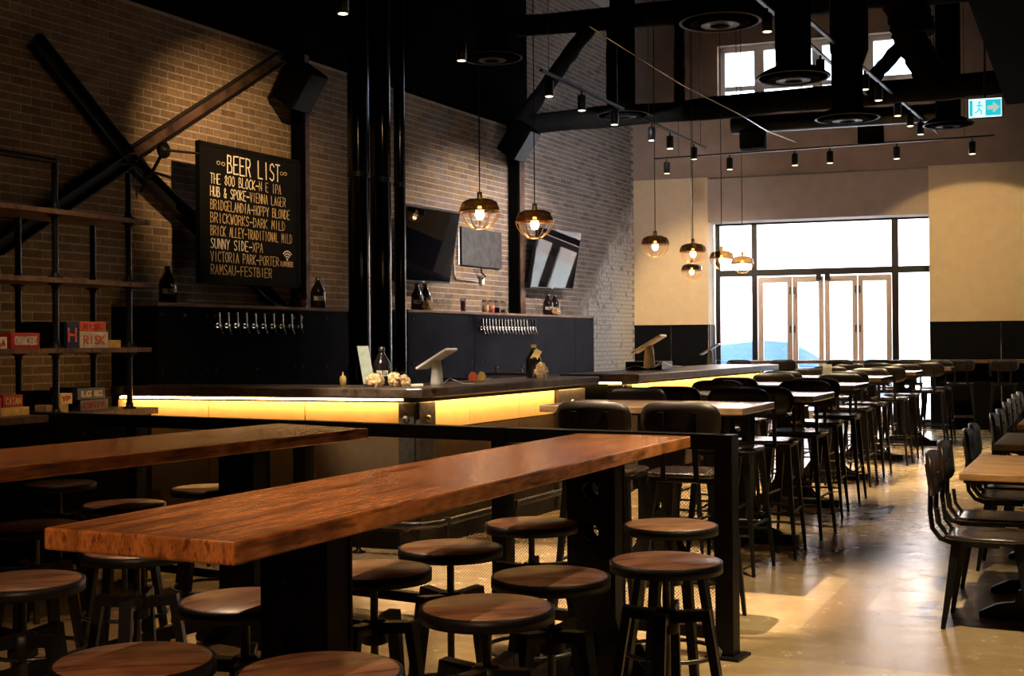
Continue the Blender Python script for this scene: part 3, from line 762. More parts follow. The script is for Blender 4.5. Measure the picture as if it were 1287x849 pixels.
# ================================================================== BEER LIST BOARD with chalk lettering
OFFB = 0.42
a = onwall(249.5, 176, OFFB); b_ = onwall(376, 202, OFFB); c = onwall(376, 362, OFFB); d = onwall(249.5, 354, OFFB)
ztop = (a.z + b_.z) / 2; zbot = (c.z + d.z) / 2; sL, sR = s_of(a), s_of(b_); BWd = abs(sL - sR); BHt = ztop - zbot
ORG = W(sL, zbot, OFFB)                         # lower left corner as seen from the room
board = root('beer_list_board', tuple(ORG), 0, 'large black chalkboard headed BEER LIST hung in front of the brick wall', 'chalkboard')
b = MB(); b.box(ORG + WD * BWd / 2 + UP * BHt / 2 - WN * 0.02, (BWd, 0.04, BHt), (WD, WN, UP)); b.build('panel', BOARD, board)
b = MB()
for (u0, v0, u1, v1) in ((0, 0, BWd, 0.03), (0, BHt - 0.03, BWd, BHt), (0, 0, 0.03, BHt), (BWd - 0.03, 0, BWd, BHt)):
    b.box(ORG + WD * (u0 + u1) / 2 + UP * (v0 + v1) / 2 + WN * 0.003, (u1 - u0, 0.01, v1 - v0), (WD, WN, UP))
b.build('frame', BOARD, board)
b = MB(); p = ORG + UP * (BHt - 0.12); b.tube([p, p - WD * 0.3 - WN * 0.1], 0.012); b.lathe(p - WD * 0.3 - WN * 0.14, [(0.0, 0), (0.07, 0.0), (0.07, 0.03), (0, 0.05)], 14, axis=tuple(WN))
b.tube([p - WD * 0.3 - WN * 0.12, p - WD * 0.33 - WN * 0.36 - UP * 0.35], 0.015); b.build('hanger_arm', BLACK, board)
STK = {
 'A': [[(0, 0), (.5, 1), (1, 0)], [(.2, .38), (.8, .38)]], 'B': [[(0, 0), (0, 1), (.7, .95), (.8, .75), (.6, .55), (0, .52)], [(.6, .55), (1, .35), (.9, .08), (0, 0)]],
 'C': [[(1, .85), (.6, 1), (.15, .85), (0, .5), (.15, .12), (.6, 0), (1, .14)]], 'D': [[(0, 0), (0, 1), (.65, .88), (1, .5), (.7, .1), (0, 0)]],
 'E': [[(1, 1), (0, 1), (0, 0), (1, 0)], [(0, .52), (.75, .52)]], 'F': [[(1, 1), (0, 1), (0, 0)], [(0, .55), (.75, .55)]],
 'G': [[(1, .85), (.55, 1), (.1, .8), (0, .45), (.2, .08), (.7, 0), (1, .2), (1, .45), (.6, .45)]], 'H': [[(0, 0), (0, 1)], [(1, 0), (1, 1)], [(0, .5), (1, .5)]],
 'I': [[(.5, 0), (.5, 1)]], 'K': [[(0, 0), (0, 1)], [(1, 1), (0, .45), (1, 0)]], 'L': [[(0, 1), (0, 0), (1, 0)]], 'M': [[(0, 0), (.08, 1), (.5, .35), (.92, 1), (1, 0)]],
 'N': [[(0, 0), (0, 1), (1, 0), (1, 1)]], 'O': [[(.5, 1), (.08, .8), (0, .45), (.2, .05), (.6, 0), (.95, .25), (1, .65), (.8, .95), (.5, 1)]],
 'P': [[(0, 0), (0, 1), (.8, .95), (1, .72), (.75, .5), (0, .45)]], 'R': [[(0, 0), (0, 1), (.8, .95), (1, .74), (.75, .54), (0, .48)], [(.45, .5), (1, 0)]],
 'S': [[(1, .86), (.6, 1), (.1, .88), (.1, .64), (.9, .38), (.95, .12), (.5, 0), (0, .12)]], 'T': [[(0, 1), (1, 1)], [(.5, 1), (.5, 0)]],
 'U': [[(0, 1), (0, .2), (.35, 0), (.7, .04), (1, .25), (1, 1)]], 'V': [[(0, 1), (.5, 0), (1, 1)]], 'W': [[(0, 1), (.25, 0), (.5, .7), (.75, 0), (1, 1)]],
 'X': [[(0, 0), (1, 1)], [(0, 1), (1, 0)]], 'Y': [[(0, 1), (.5, .5), (1, 1)], [(.5, .5), (.5, 0)]],
 '0': [[(.5, 1), (.08, .8), (0, .45), (.2, .05), (.6, 0), (.95, .25), (1, .65), (.8, .95), (.5, 1)]], '8': [[(.5, .52), (.1, .75), (.5, 1), (.9, .75), (.5, .52), (0, .25), (.5, 0), (1, .25), (.5, .52)]],
 '&': [[(1, 0), (.15, .75), (.45, 1), (.75, .78), (0, .25), (.4, 0), (1, .45)]], '-': [[(.0, .45), (1, .45)]], '?': [[(0, .8), (.5, 1), (1, .75), (.5, .45), (.5, .25)], [(.5, .05), (.5, 0)]],
 '1': [[(.3, .8), (.55, 1), (.55, 0)]], "'": [[(.5, 1), (.4, .8)]]}
def strokes(mb, org, ax, ay, nrm, text, x, y, h, width, sw, jit=0.0, off=0.004):
    n = len(text); adv = width / max(1, n); cw = adv * 0.72
    for i, ch in enumerate(text):
        w = cw * (0.5 if ch == 'I' else 1.0)
        for st in STK.get(ch, []):
            pts = [(x + i * adv + (cw * 0.22 if ch == 'I' else 0) + u * w + random.uniform(-jit, jit), y + v * h + random.uniform(-jit, jit)) for u, v in st]
            k = sw * (1.6 if ch == '-' else 1)
            for (u0, v0), (u1, v1) in zip(pts, pts[1:]):
                p = org + ax * u0 + ay * v0 + nrm * off; q = org + ax * u1 + ay * v1 + nrm * off
                dd = (q - p); 
                if dd.length < 1e-5: continue
                dn = dd.normalized(); e = dn * k * 0.3
                mb.beam(p - e, q + e, k, 0.002, side=dn.cross(nrm))
LINES = ['THE 800 BLOCK-N E IPA', 'HUB & SPOKE-VIENNA LAGER', 'BRIDGELANDIA-HOPPY BLONDE', 'BRICKWORKS-DARK MILD', 'BRICK ALLEY-TRADITIONAL MILD', 'SUNNY SIDE-XPA', 'VICTORIA PARK-PORTER', 'RAMSAU-FESTBIER']
WID = [.69, .735, .78, .73, .80, .50, .66, .59]
def bu(px, py):
    q = onwall(px, py, OFFB); return (q - ORG).dot(WD), q.z - zbot
u0, v0 = bu(285.5, 217); u1, _ = bu(349, 222)
mb = MB(); strokes(mb, ORG, WD, UP, WN, 'BEER LIST', u0, v0, 0.16, (u1 - u0) * 1.07, 0.012, 0.003)
mb.build('heading_lettering', CHALK, board)
xL = bu(264, 230)[0]
ys = [229.5 + (344.0 - 229.5) * i / 7 for i in range(8)]
for i, (ln, w) in enumerate(zip(LINES, WID)):
    v = bu(264, ys[i])[1]
    k = ln.index('-')
    W_ = BWd * w * 1.02; adv = W_ / len(ln)
    mb = MB(); strokes(mb, ORG, WD, UP, WN, ln[:k + 1], xL, v, 0.088, adv * (k + 1), 0.0062, 0.002); lo_ = mb.build('chalk_lettering', CHALK if i in (0, 1, 5) else CHALKD, board)
    mb = MB(); strokes(mb, ORG, WD, UP, WN, ln[k + 1:], xL + adv * (k + 1), v, 0.086, adv * (len(ln) - k - 1), 0.0055, 0.002); mb.build('chalk_lettering', CHALKD, board)
mb = MB()
cu, cv = bu(360.5, 324)
for rr in (0.035, 0.06, 0.085):
    pts = [ORG + WD * (cu + rr * math.sin(a)) + UP * (cv - 0.02 + rr * math.cos(a)) + WN * 0.006 for a in [math.radians(x) for x in range(-50, 51, 20)]]
    for p, q in zip(pts, pts[1:]): mb.beam(p, q, 0.012, 0.002, side=(q - p).cross(WN))
mb.lathe(ORG + WD * cu + UP * (cv - 0.015) + WN * 0.004, [(0.012, 0), (0.012, 0.003)], 8, axis=tuple(WN))
mb.build('wireless_symbol', CHALK, board)
mb = MB(); u, v = bu(352, 334); strokes(mb, ORG, WD, UP, WN, 'ILOVEBEER', u, v, 0.045, 0.2, 0.006); mb.build('small_lettering', CHALKD, board)
mb = MB()
for px, py in ((274, 204.5), (280, 206), (353.5, 218), (358, 218.5)):
    u, v = bu(px, py); mb.tube([ORG + WD * (u + 0.022 * math.cos(a)) + UP * (v + 0.016 * math.sin(a)) + WN * 0.005 for a in [i * math.pi / 4 for i in range(8)]], 0.004, 4, closed=True)
mb.build('chalk_ornament', CHALKD, board)
# ================================================================== LONG COMMUNAL TABLES
def plate_with_holes(mb, org, ax, az, nrm, w, cells, th, m=None):
    """vertical plate: ax across, az up. cells = [(z0, z1, r or 0)]"""
    K = 20
    for z0, z1, rr in cells:
        h = z1 - z0
        if not rr:
            mb.box(org + az * (z0 + z1) / 2, (w, th, h), (ax, nrm, az), m); continue
        c = org + az * (z0 + z1) / 2
        ci = []; co = []
        for k in range(K):
            a = 2 * math.pi * (k + 0.5) / K; ca, sa = math.cos(a), math.sin(a)
            ci.append((ca * rr, sa * rr)); f = min(w / 2 / abs(ca) if abs(ca) > 1e-6 else 9, h / 2 / abs(sa) if abs(sa) > 1e-6 else 9)
            co.append((ca * f, sa * f))
        # snap nearest samples to the corners
        for cx_, cy_ in ((1, 1), (-1, 1), (-1, -1), (1, -1)):
            t = (cx_ * w / 2, cy_ * h / 2); k = min(range(K), key=lambda i: (co[i][0] - t[0]) ** 2 + (co[i][1] - t[1]) ** 2); co[k] = t
        vs = []
        for s in (-th / 2, th / 2):
            vs += [c + ax * x + az * y + nrm * s for x, y in ci]; vs += [c + ax * x + az * y + nrm * s for x, y in co]
        fs = []
        for k in range(K):
            k2 = (k + 1) % K
            fs += [(k, k2, K + k2, K + k), (2 * K + k, 3 * K + k, 3 * K + k2, 2 * K + k2), (k, 2 * K + k, 2 * K + k2, k2), (K + k, K + k2, 3 * K + k2, 3 * K + k)]
        mb.add(vs, fs, m)
def pedestal(parent, c, ax, nrm, w, ztop, foot):
    """two perforated steel plates with a spread trestle foot; ax = across, nrm = towards the next plate"""
    for sg in (-1, 1):
        mb = MB(); hz = ztop - 0.10
        cells = [(0.10, 0.365, 0), (0.365, 0.54, 0.035), (0.54, 0.715, 0.035), (0.715, 0.89, 0.035), (0.89, hz + 0.1, 0)] if ztop < 1.02 else [(0.10, 0.40, 0), (0.40, 0.52, 0.036), (0.52, 0.64, 0.036), (0.64, 0.76, 0.036), (0.76, 0.88, 0.036), (0.88, hz + 0.1, 0)]
        plate_with_holes(mb, c + nrm * sg * 0.055, ax, UP, nrm, w, cells, 0.01)
        mb.build('perforated_plate', BLACK, parent)
    mb = MB()
    for sg in (-1, 1): mb.box(c + ax * sg * (w / 2 - 0.01) + UP * (ztop / 2 + 0.03), (0.012, 0.12, ztop - 0.08), (ax, nrm, UP))
    mb.build('side_web', BLACK, parent)
    mb = MB()
    mb.box(c + UP * (ztop - 0.012), (min(foot * 1.3, 0.42), 0.16, 0.02), (ax, nrm, UP)); mb.build('top_plate', BLACK, parent)
    for sg in (-1, 1):
        mb = MB(); prof = [(w / 2 - 0.02, 0.36), (w / 2 + 0.02, 0.22), (w / 2 + 0.10, 0.11), (foot, 0.05), (foot, 0.0), (0.0, 0.0), (0.0, 0.12), (w / 2 - 0.02, 0.12)]
        for s2 in (-1, 1):
            mb.sheet(c + nrm * s2 * 0.055, ax * sg, UP, prof, 0.012)
        mb.box(c + ax * sg * foot / 2 + UP * 0.02, (foot, 0.12, 0.025), (ax, nrm, UP))
        mb.build('foot', BLACK, parent)
def long_table(A, B, C, D, label, peds, group=None):
    """corners near-right, far-right, far-left, near-left (world, at the top)"""
    r = root('communal_table', tuple(((A + D) / 2).xy) + (0,), ang(B - A), label, 'table', group)
    zt = A.z
    MB().prism([tuple(p.xy) for p in (A, B, C, D)], zt - 0.052, zt).build('tabletop', TABLE, r, bevel=0.006)
    L = (B - A).length; u = (B - A).normalized(); n = (D - A); n = (n - u * n.dot(u)).normalized()
    mid = (A + D) / 2; mid = Vector((mid.x, mid.y, 0)); uu = Vector((u.x, u.y, 0))
    for f in peds: pedestal(r, mid + uu * (L * f), n, uu, 0.215, zt - 0.055, 0.26)
    mb = MB(); mb.box(mid + uu * (L * (peds[0] + peds[-1]) / 2) + UP * 0.16, (L * (peds[-1] - peds[0]), 0.03, 0.06), (uu, n, UP)); mb.build('stretcher', BLACK, r)
    mb = MB(); mb.box(mid + uu * (L * (peds[0] + peds[-1]) / 2) + UP * (zt - 0.07), (L * (peds[-1] - peds[0]), 0.05, 0.03), (uu, n, UP)); mb.build('rail', BLACK, r)
    return r, mid, uu, n, L
def lvl(p, z): return Vector((p.x, p.y, z))
A = PZ(294, 681, 1.0); B = PZ(868, 547.5, 1.0); C = PZ(725, 544, 1.0); D = PZ(54.5, 662.5, 1.0)
T1 = long_table(A, B, C, D, 'long narrow chestnut communal table in the foreground with a thick block top', (0.205, 0.86))
B2 = PZ(463, 538, 1.0); C2 = PZ(350, 531.5, 1.0); dv = (B2 - A)
dirb = Vector((0.4903, 0.8716, 0)); A2 = B2 - dirb * 3.7; D2 = C2 - dirb * 3.7
T2 = long_table(A2, B2, C2, D2, 'long chestnut communal table further left, running out of the left edge', (0.3, 0.84))
# ================================================================== SWIVEL STOOLS
def make_stool():
    r = root('swivel_stool', (0, 0, 0))
    mb = MB(); mb.lathe((0, 0, 0), [(0.0, 0.668), (0.172, 0.668), (0.180, 0.672), (0.180, 0.694), (0.174, 0.700), (0.0, 0.703)], 40, SEATW); s = mb.build('seat', None, r)
    mb = MB(); mb.lathe((0, 0, 0), [(0.178, 0.664), (0.186, 0.664), (0.186, 0.697), (0.180, 0.698)], 40, BLACK); mb.build('edge_band', None, s)
    mb = MB(); mb.lathe((0, 0, 0), [(0.013, 0.30), (0.013, 0.66)], 12, GUN); mb.lathe((0, 0, 0), [(0.09, 0.655), (0.09, 0.664)], 16, BLACK); mb.build('screw_post', None, r)
    mb = MB(); mb.lathe((0, 0, 0), [(0.035, 0.46), (0.045, 0.465), (0.045, 0.53), (0.03, 0.54)], 16, BLACK); mb.build('hub', None, r)
    for k in range(4):
        a = math.pi / 4 + k * math.pi / 2; d = Vector((math.cos(a), math.sin(a), 0)); t = Vector((-d.y, d.x, 0))
        mb = MB()
        mb.beam(d * 0.03 + UP * 0.515, d * 0.135 + UP * 0.525, 0.04, 0.035, side=t); mb.beam(d * 0.128 + UP * 0.54, d * 0.215 + UP * 0.0, 0.042, 0.03, side=t, w2=0.034, h2=0.022)
        mb.build('leg', BLACK, r)
    mb = MB(); mb.tube([Vector((math.cos(i * math.pi / 12) * 0.188, math.sin(i * math.pi / 12) * 0.188, 0.20)) for i in range(24)], 0.009, 6, closed=True); mb.build('foot_ring', GUN, r)
    return r
ST = Kind(make_stool())
stools = [
 (612, 761, 0.3, 'swivel stool right of the near table, the largest with its whole seat in view'),
 (692, 722, 0.1, 'swivel stool half under the right edge of the near table, behind the largest stool'),
 (837, 703, 0.5, 'round wooden swivel stool beside the black guard rail post, evenly reddish seat'),
 (843, 658, 0.2, 'dark-topped swivel stool directly behind the reddish one beside the guard rail post'),
 (566, 686, 0.0, 'fully lit round swivel stool standing beyond the near table, in front of the foot rail'),
 (668, 656, 0.7, 'lit swivel stool partly hidden behind the second pedestal of the near table'),
 (470, 714, 0.4, 'swivel stool just right of the near table first pedestal, half of its seat in shadow'),
 (308, 752, 0.9, 'swivel stool seen left of the near table first pedestal, under the tabletop'),
 (168, 828, 0.2, 'swivel stool cut by the bottom edge at lower left, seat half dark'),
 (402, 842, 0.5, 'swivel stool cut by the bottom edge below the near table pedestal'),
 (28, 728, 0.3, 'dark reddish swivel stool at the left edge, lower of the two there'),
 (45, 659, 0.0, 'swivel stool at the left edge touching the corner of the near table in view'),
 (156, 632, 0.6, 'dim swivel stool behind the left corner of the near table'),
 (75, 606, 0.2, 'very dark swivel stool under the far-left table top'),
 (262, 612, 0.4, 'dim swivel stool beside the pedestal of the left table'),
 (172, 690, 0.8, 'swivel stool mostly hidden under the left end of the near table'),
]
for px, py, a, lab in stools:
    p = PZ(px, py, 0.70); ST.put((p.x, p.y, 0), a, lab, 'stool')
# ================================================================== GUARD RAIL with mesh
ga = PZ(190, 522, 1.0); gb = PZ(913, 545.5, 1.0)
gdir = (gb - ga).xy.to_3d().normalized(); gn = Vector((-gdir.y, gdir.x, 0))
ga = ga - gdir * 1.4
ga.z = 0; gb.z = 0; GL = (gb - ga).length
guard = root('guard_rail', tuple(ga), 0, 'black steel guard rail with square posts and woven wire mesh behind the communal tables', 'railing')
mb = MB(); mb.box((ga + gb) / 2 + UP * 0.965, (GL, 0.075, 0.07), (gdir, gn, UP)); mb.build('top_rail', BLACK, guard, bevel=0.003)
mb = MB(); mb.box((ga + gb) / 2 + UP * 0.10, (GL, 0.05, 0.05), (gdir, gn, UP)); mb.build('bottom_rail', BLACK, guard)
def gpt(px):
    q = PP(px, 600, ga, gn); return Vector((q.x, q.y, 0))
gposts = [gpt(172), gpt(382), gpt(632), gpt(913)]
for q in gposts:
    mb = MB(); mb.box(q + UP * 0.5, (0.085, 0.085, 1.0), (gdir, gn, UP)); po = mb.build('post', BLACK, guard, bevel=0.003)
    mb = MB(); mb.box(q + UP * 0.006, (0.16, 0.16, 0.012), (gdir, gn, UP)); mb.build('base_plate', BLACK, po)
def mesh_panel(p, q):
    L = (q - p).length; H0, H1 = 0.125, 0.93; mb = MB(); st = 0.016; w = 0.0017
    H = H1 - H0
    for sg in (1, -1):
        k = -H
        while k < L:
            a0_, a1_ = max(0, k), min(L, k + H)
            if a1_ - a0_ > 0.01:
                za, zb = (H0 + (a0_ - k), H0 + (a1_ - k)) if sg > 0 else (H1 - (a0_ - k), H1 - (a1_ - k))
                P0 = p + gdir * a0_ + UP * za + gn * sg * 0.001; P1 = p + gdir * a1_ + UP * zb + gn * sg * 0.001
                dd = (P1 - P0).normalized(); e = dd.cross(gn) * w / 2
                f = gn * w / 2
                mb.add([P0 - e, P0 + e, P1 + e, P1 - e, P0 + f, P1 + f], [(0, 1, 2, 3), (0, 3, 5, 4), (1, 4, 5, 2)])
            k += st
    o = mb.build('wire_mesh', GUN, guard, kind='stuff')
for p, q in zip([ga] + gposts, gposts): mesh_panel(p, q)
# ================================================================== HIGH TABLES AND HIGH CHAIRS
def make_high_table():
    r = root('high_table', (0, 0, 0))
    mb = MB(); mb.lo((-0.61, -0.38, 1.01), (0.61, 0.38, 1.05)); mb.build('tabletop', HTOP, r, bevel=0.005)
    X, Y = Vector((1, 0, 0)), Vector((0, 1, 0))
    pedestal(r, Vector((0, 0, 0)), X, Y, 0.22, 1.01, 0.34)
    mb = MB(); mb.beam(Vector((-0.42, 0, 0.035)), Vector((0.42, 0, 0.035)), 0.09, 0.06); mb.beam(Vector((0, -0.28, 0.03)), Vector((0, 0.28, 0.03)), 0.09, 0.05); mb.build('floor_bar', BLACK, r, bevel=0.006)
    return r
HT = Kind(make_high_table())
def curved_back(mb, w, h, z0, y0, depth, th, lean=0.0, rad=0.25):
    nx, nz = 12, 4
    F_, B_ = [], []
    for j in range(nz + 1):
        for i in range(nx + 1):
            u = -1 + 2 * i / nx; v = -1 + 2 * j / nz
            x = u * w / 2 * (1 - 0.10 * v ** 4); z = z0 + h / 2 + v * h / 2 * (1 - rad * u ** 6)
            y = y0 + depth * u * u + lean * (z - z0)
            F_.append((x, y, z)); B_.append((x, y - th, z))
    n = len(F_); fs = []; c = nx + 1
    for j in range(nz):
        for i in range(nx):
            a = j * c + i; fs.append((a, a + 1, a + c + 1, a + c)[::-1]); fs.append((n + a, n + a + 1, n + a + c + 1, n + a + c))
    rim = [i for i in range(c)] + [j * c + nx for j in range(1, nz + 1)] + [nz * c + i for i in range(nx - 1, -1, -1)] + [j * c for j in range(nz - 1, 0, -1)]
    k = len(rim)
    for i in range(k):
        a, b = rim[i], rim[(i + 1) % k]; fs.append((a, b, n + b, n + a))
    mb.add(F_ + B_, fs, None, True)
def seat_shape(w, d, z, th, dish=0.012):
    mb = MB(); K = 32; poly = []
    for k in range(K):
        a = 2 * math.pi * k / K; c, s = math.cos(a), math.sin(a)
        e = 0.45
        poly.append((math.copysign(abs(c) ** e, c) * w / 2, math.copysign(abs(s) ** e, s) * d / 2))
    rings = [(0.0, z - dish), (0.6, z - dish * 0.7), (0.97, z), (1.0, z - 0.004), (1.0, z - th), (0.0, z - th)]
    vs = []
    for f, zz in rings: vs += [(x * f, y * f, zz) for x, y in poly]
    fs = []
    for i in range(len(rings) - 1):
        for k in range(K): fs.append((i * K + k, i * K + (k + 1) % K, (i + 1) * K + (k + 1) % K, (i + 1) * K + k)[::-1])
    mb.add(vs, fs, None, True); return mb
def make_high_chair():
    r = root('high_chair', (0, 0, 0))
    seat_shape(0.40, 0.38, 0.765, 0.022).build('seat', SEATD, r)
    mb = MB(); mb.lo((-0.175, -0.165, 0.715), (0.175, 0.165, 0.742)); mb.build('seat_frame', BLACK, r, bevel=0.01)
    for sx in (-1, 1):
        for sy in (-1, 1):
            mb = MB(); mb.beam((sx * 0.155, sy * 0.145, 0.735), (sx * 0.215, sy * 0.21, 0.0), 0.042, 0.042, side=(1, 0, 0), w2=0.018, h2=0.018); mb.build('leg', BLACK, r)
    for (p, q) in (((-.195, .185, .24), (.195, .185, .24)), ((-.195, -.185, .24), (.195, -.185, .24)), ((-.19, -.18, .30), (-.19, .18, .30)), ((.19, -.18, .30), (.19, .18, .30))):
        mb = MB(); mb.tube([p, q], 0.009, 6); mb.build('foot_bar', GUN, r)
    for sx in (-1, 1):
        mb = MB(); mb.beam((sx * 0.085, -0.10, 0.738), (sx * 0.085, -0.2, 0.735), 0.025, 0.008); mb.beam((sx * 0.085, -0.198, 0.732), (sx * 0.085, -0.235, 1.07), 0.025, 0.010, side=(1, 0, 0)); mb.build('back_support', BLACK, r)
    mb = MB(); curved_back(mb, 0.41, 0.185, 0.935, -0.215, 0.045, 0.012, -0.06); mb.build('backrest', DARKW, r)
    return r
HC = Kind(make_high_chair())
def hchair(px, py, d, f, label, group=None):
    p = PD(px, py, d); f = Vector(f)
    c = Vector((p.x, p.y, 0)) + f * 0.22
    HC.put((c.x, c.y, 0), face_ang(f), label, 'chair')
def hchair_t(i, px, d, y, f, label):
    p = PD(px, 450, d); c = Vector((p.x, p.y, 0)) + Vector(f) * 0.22 - htc[i]
    x = c.dot(GU)
    if i > 0: x = -0.31 if x < 0 else 0.33
    c = htc[i] + GU * (x + random.uniform(-0.02, 0.02)) + GV * (y + random.uniform(-0.03, 0.03))
    HC.put((c.x, c.y, 0), face_ang(f) + random.uniform(-0.06, 0.06), label, 'chair')
ords = ['first', 'second', 'third', 'fourth', 'fifth', 'sixth']
FR = [(971, 505.3), (1049.5, 492.4), (1099, 479), (1133, 469.6), (1168, 463.0), (1200, 457.8)]
htc = []
for i, (px, py) in enumerate(FR):
    p = PZ(px, py, 1.05); c = Vector((p.x, p.y, 0)) - GU * 0.61 - GV * 0.38
    c = Vector([(0.87, 7.44, 0), (1.6, 8.85, 0), (2.39, 10.75, 0), (3.22, 12.8, 0), (4.22, 14.85, 0), (5.35, 16.9, 0)][i])
    htc.append(c)
    HT.put(tuple(c), ang(GU), 'wooden high table on a perforated black pedestal, %s one counting from the guard rail' % ords[i], 'table')
far_, near_ = tuple(-GV), tuple(GV)
def hp(i, side, x): # chair at table i
    return htc[i] + GU * x + GV * (0.40 if side > 0 else -0.42)
T1N = [(742, 507, 6.3), (852, 506, 6.15)]
for k, (px, py, d) in enumerate(T1N): hchair(px, py, d, near_, '%s of the two dark high chairs right behind the guard rail, backs to the camera' % ('left' if k == 0 else 'right'))
obs = {  # table index: (far side chairs, near side chairs) as (pixel x, distance)
 0: ([(803, 8.25), (925, 7.95)], []),
 1: ([(897, 9.45), (1009, 9.3)], [(842, 8.45), (974, 8.0)]),
 2: ([(966, 11.5), (1060, 11.3)], [(928, 10.35), (1026, 9.85)]),
 3: ([(1008, 13.6), (1095, 13.3)], [(983, 12.3), (1072, 11.9)]),
 4: ([(1052, 15.6), (1128, 15.2)], [(1038, 14.5), (1108, 13.9)]),
 5: ([(1098, 17.6), (1168, 17.3)], [(1083, 16.4), (1148, 16.0)])}
for i, (fs_, ns_) in obs.items():
    for k, (px, d) in enumerate(ns_): hchair_t(i, px, d, -0.44, near_, '%s near-side high chair at the %s high table, its back to the camera' % ('left' if k == 0 else 'right', ords[i]))
    for k, (px, d) in enumerate(fs_): hchair_t(i, px, d, 0.47, far_, '%s far-side high chair at the %s high table, facing the camera' % ('left' if k == 0 else 'right', ords[i]))
names7 = ['leftmost', 'second from left', 'third from left', 'fourth from left', 'fifth from left', 'sixth from left', 'rightmost']
for k, px in enumerate([930, 985, 1056, 1103, 1144, 1207, 1262]):
    q = onfar(px, 450, 0.72); f = Vector(-FN)
    c = Vector((q.x, q.y, 0)) + f * 0.1
    HC.put(tuple(c), face_ang(f), 'high chair drawn up to the window drink ledge, %s of the seven' % names7[k], 'chair', None)
# ================================================================== LOW DINING TABLES AND CHAIRS (right)
def make_low_chair():
    r = root('dining_chair', (0, 0, 0))
    seat_shape(0.42, 0.42, 0.455, 0.018, 0.008).build('seat', SEATD, r)
    mb = MB(); mb.lo((-0.16, -0.15, 0.415), (0.16, 0.16, 0.437)); mb.build('seat_frame', BLACK, r, bevel=0.008)
    for sx in (-1, 1):
        for sy in (-1, 1):
            mb = MB(); mb.beam((sx * 0.15, sy * 0.14, 0.43), (sx * 0.20, sy * 0.205, 0.0), 0.05, 0.04, side=(0, 1, 0), w2=0.02, h2=0.018); mb.build('leg', BLACK, r)
    for sx in (-1, 1):
        mb = MB(); pts = [Vector((sx * 0.11, 0.05, 0.408)), Vector((sx * 0.11, -0.16, 0.408)), Vector((sx * 0.11, -0.225, 0.43)), Vector((sx * 0.11, -0.262, 0.48)), Vector((sx * 0.11, -0.272, 0.56)), Vector((sx * 0.11, -0.268, 0.68)), Vector((sx * 0.11, -0.285, 0.80))]
        mb.tube(pts, 0.013, 8); mb.tube([p + Vector((0, 0.0, 0.0)) + Vector((0, 0.035, 0.018)) for p in pts[1:5]], 0.010, 8); mb.build('back_support', BLACK, r)
    mb = MB(); curved_back(mb, 0.40, 0.22, 0.635, -0.262, 0.03, 0.022, -0.10, 0.3); bk = mb.build('backrest', DARKW, r)
    mb = MB()
    for sx in (-1, 1): mb.lathe((sx * 0.11, -0.262, 0.74), [(0.014, 0), (0.010, 0.008)], 8, axis=(0, 1, 0))
    mb.build('rivet', CHROME, bk)
    return r
LC = Kind(make_low_chair())
def make_low_table():
    r = root('dining_table', (0, 0, 0))
    mb = MB(); mb.lo((0, 0, 0.715), (0.76, 1.12, 0.75)); mb.build('tabletop', OAK, r, bevel=0.004)
    mb = MB(); mb.lo((0.02, 0.02, 0.70), (0.74, 1.10, 0.716)); mb.build('under_frame', BLACK, r)
    for y in (0.22, 0.9):
        mb = MB(); mb.lo((0.34, y - 0.03, 0.05), (0.42, y + 0.03, 0.70)); mb.build('column', BLACK, r)
        for sg in (-1, 1):
            mb = MB(); mb.sheet(Vector((0.38, y - 0.035, 0)), Vector((sg, 0, 0)), UP, [(0.03, 0.24), (0.06, 0.17), (0.12, 0.15), (0.14, 0.09), (0.22, 0.075), (0.31, 0.03), (0.31, 0.0), (0, 0), (0, 0.24)], 0.07 * -sg if False else 0.05)
            mb.build('foot', BLACK, r, bevel=0.006)
    return r
LT = Kind(make_low_table())
LV = Vector((0.4360, 0.9000, 0)); LU = Vector((0.9000, -0.4360, 0))
lt0 = PZ(1205, 594.5, 0.75); lt0.z = 0
lts = [lt0, PZ(1254, 560, 0.75), PZ(1278, 533.5, 0.75)]
lts = [Vector((p.x, p.y, 0)) for p in lts]
st_ = (lts[2] - lts[0]) / 2
lts = [lts[0], lts[0] + st_ * 0.96, lts[2], lts[2] + st_, lts[2] + st_ * 2]
for i, p in enumerate(lts):
    LT.put(tuple(p), ang(LU), 'low oak-topped dining table at the right edge, %s one counting from the camera' % ords[i], 'table')
lcp = [[(1168, 6.33), (1183, 6.95)], [(1214, 7.85), (1221, 8.35)], [(1247, 9.45), (1255, 10.0)], [(1263, 11.1), (1269, 11.7)], [(1274, 12.7), (1280, 13.3)]]
for i, pr in enumerate(lcp):
    for k, (px, d) in enumerate(pr):
        p = PD(px, 500, d); c = Vector((p.x, p.y, 0)) + LU * 0.285
        LC.put(tuple(c), face_ang(LU), '%s dining chair with bent steel back supports at the %s low table from the camera' % ('nearer' if k == 0 else 'farther', ords[i]), 'chair')
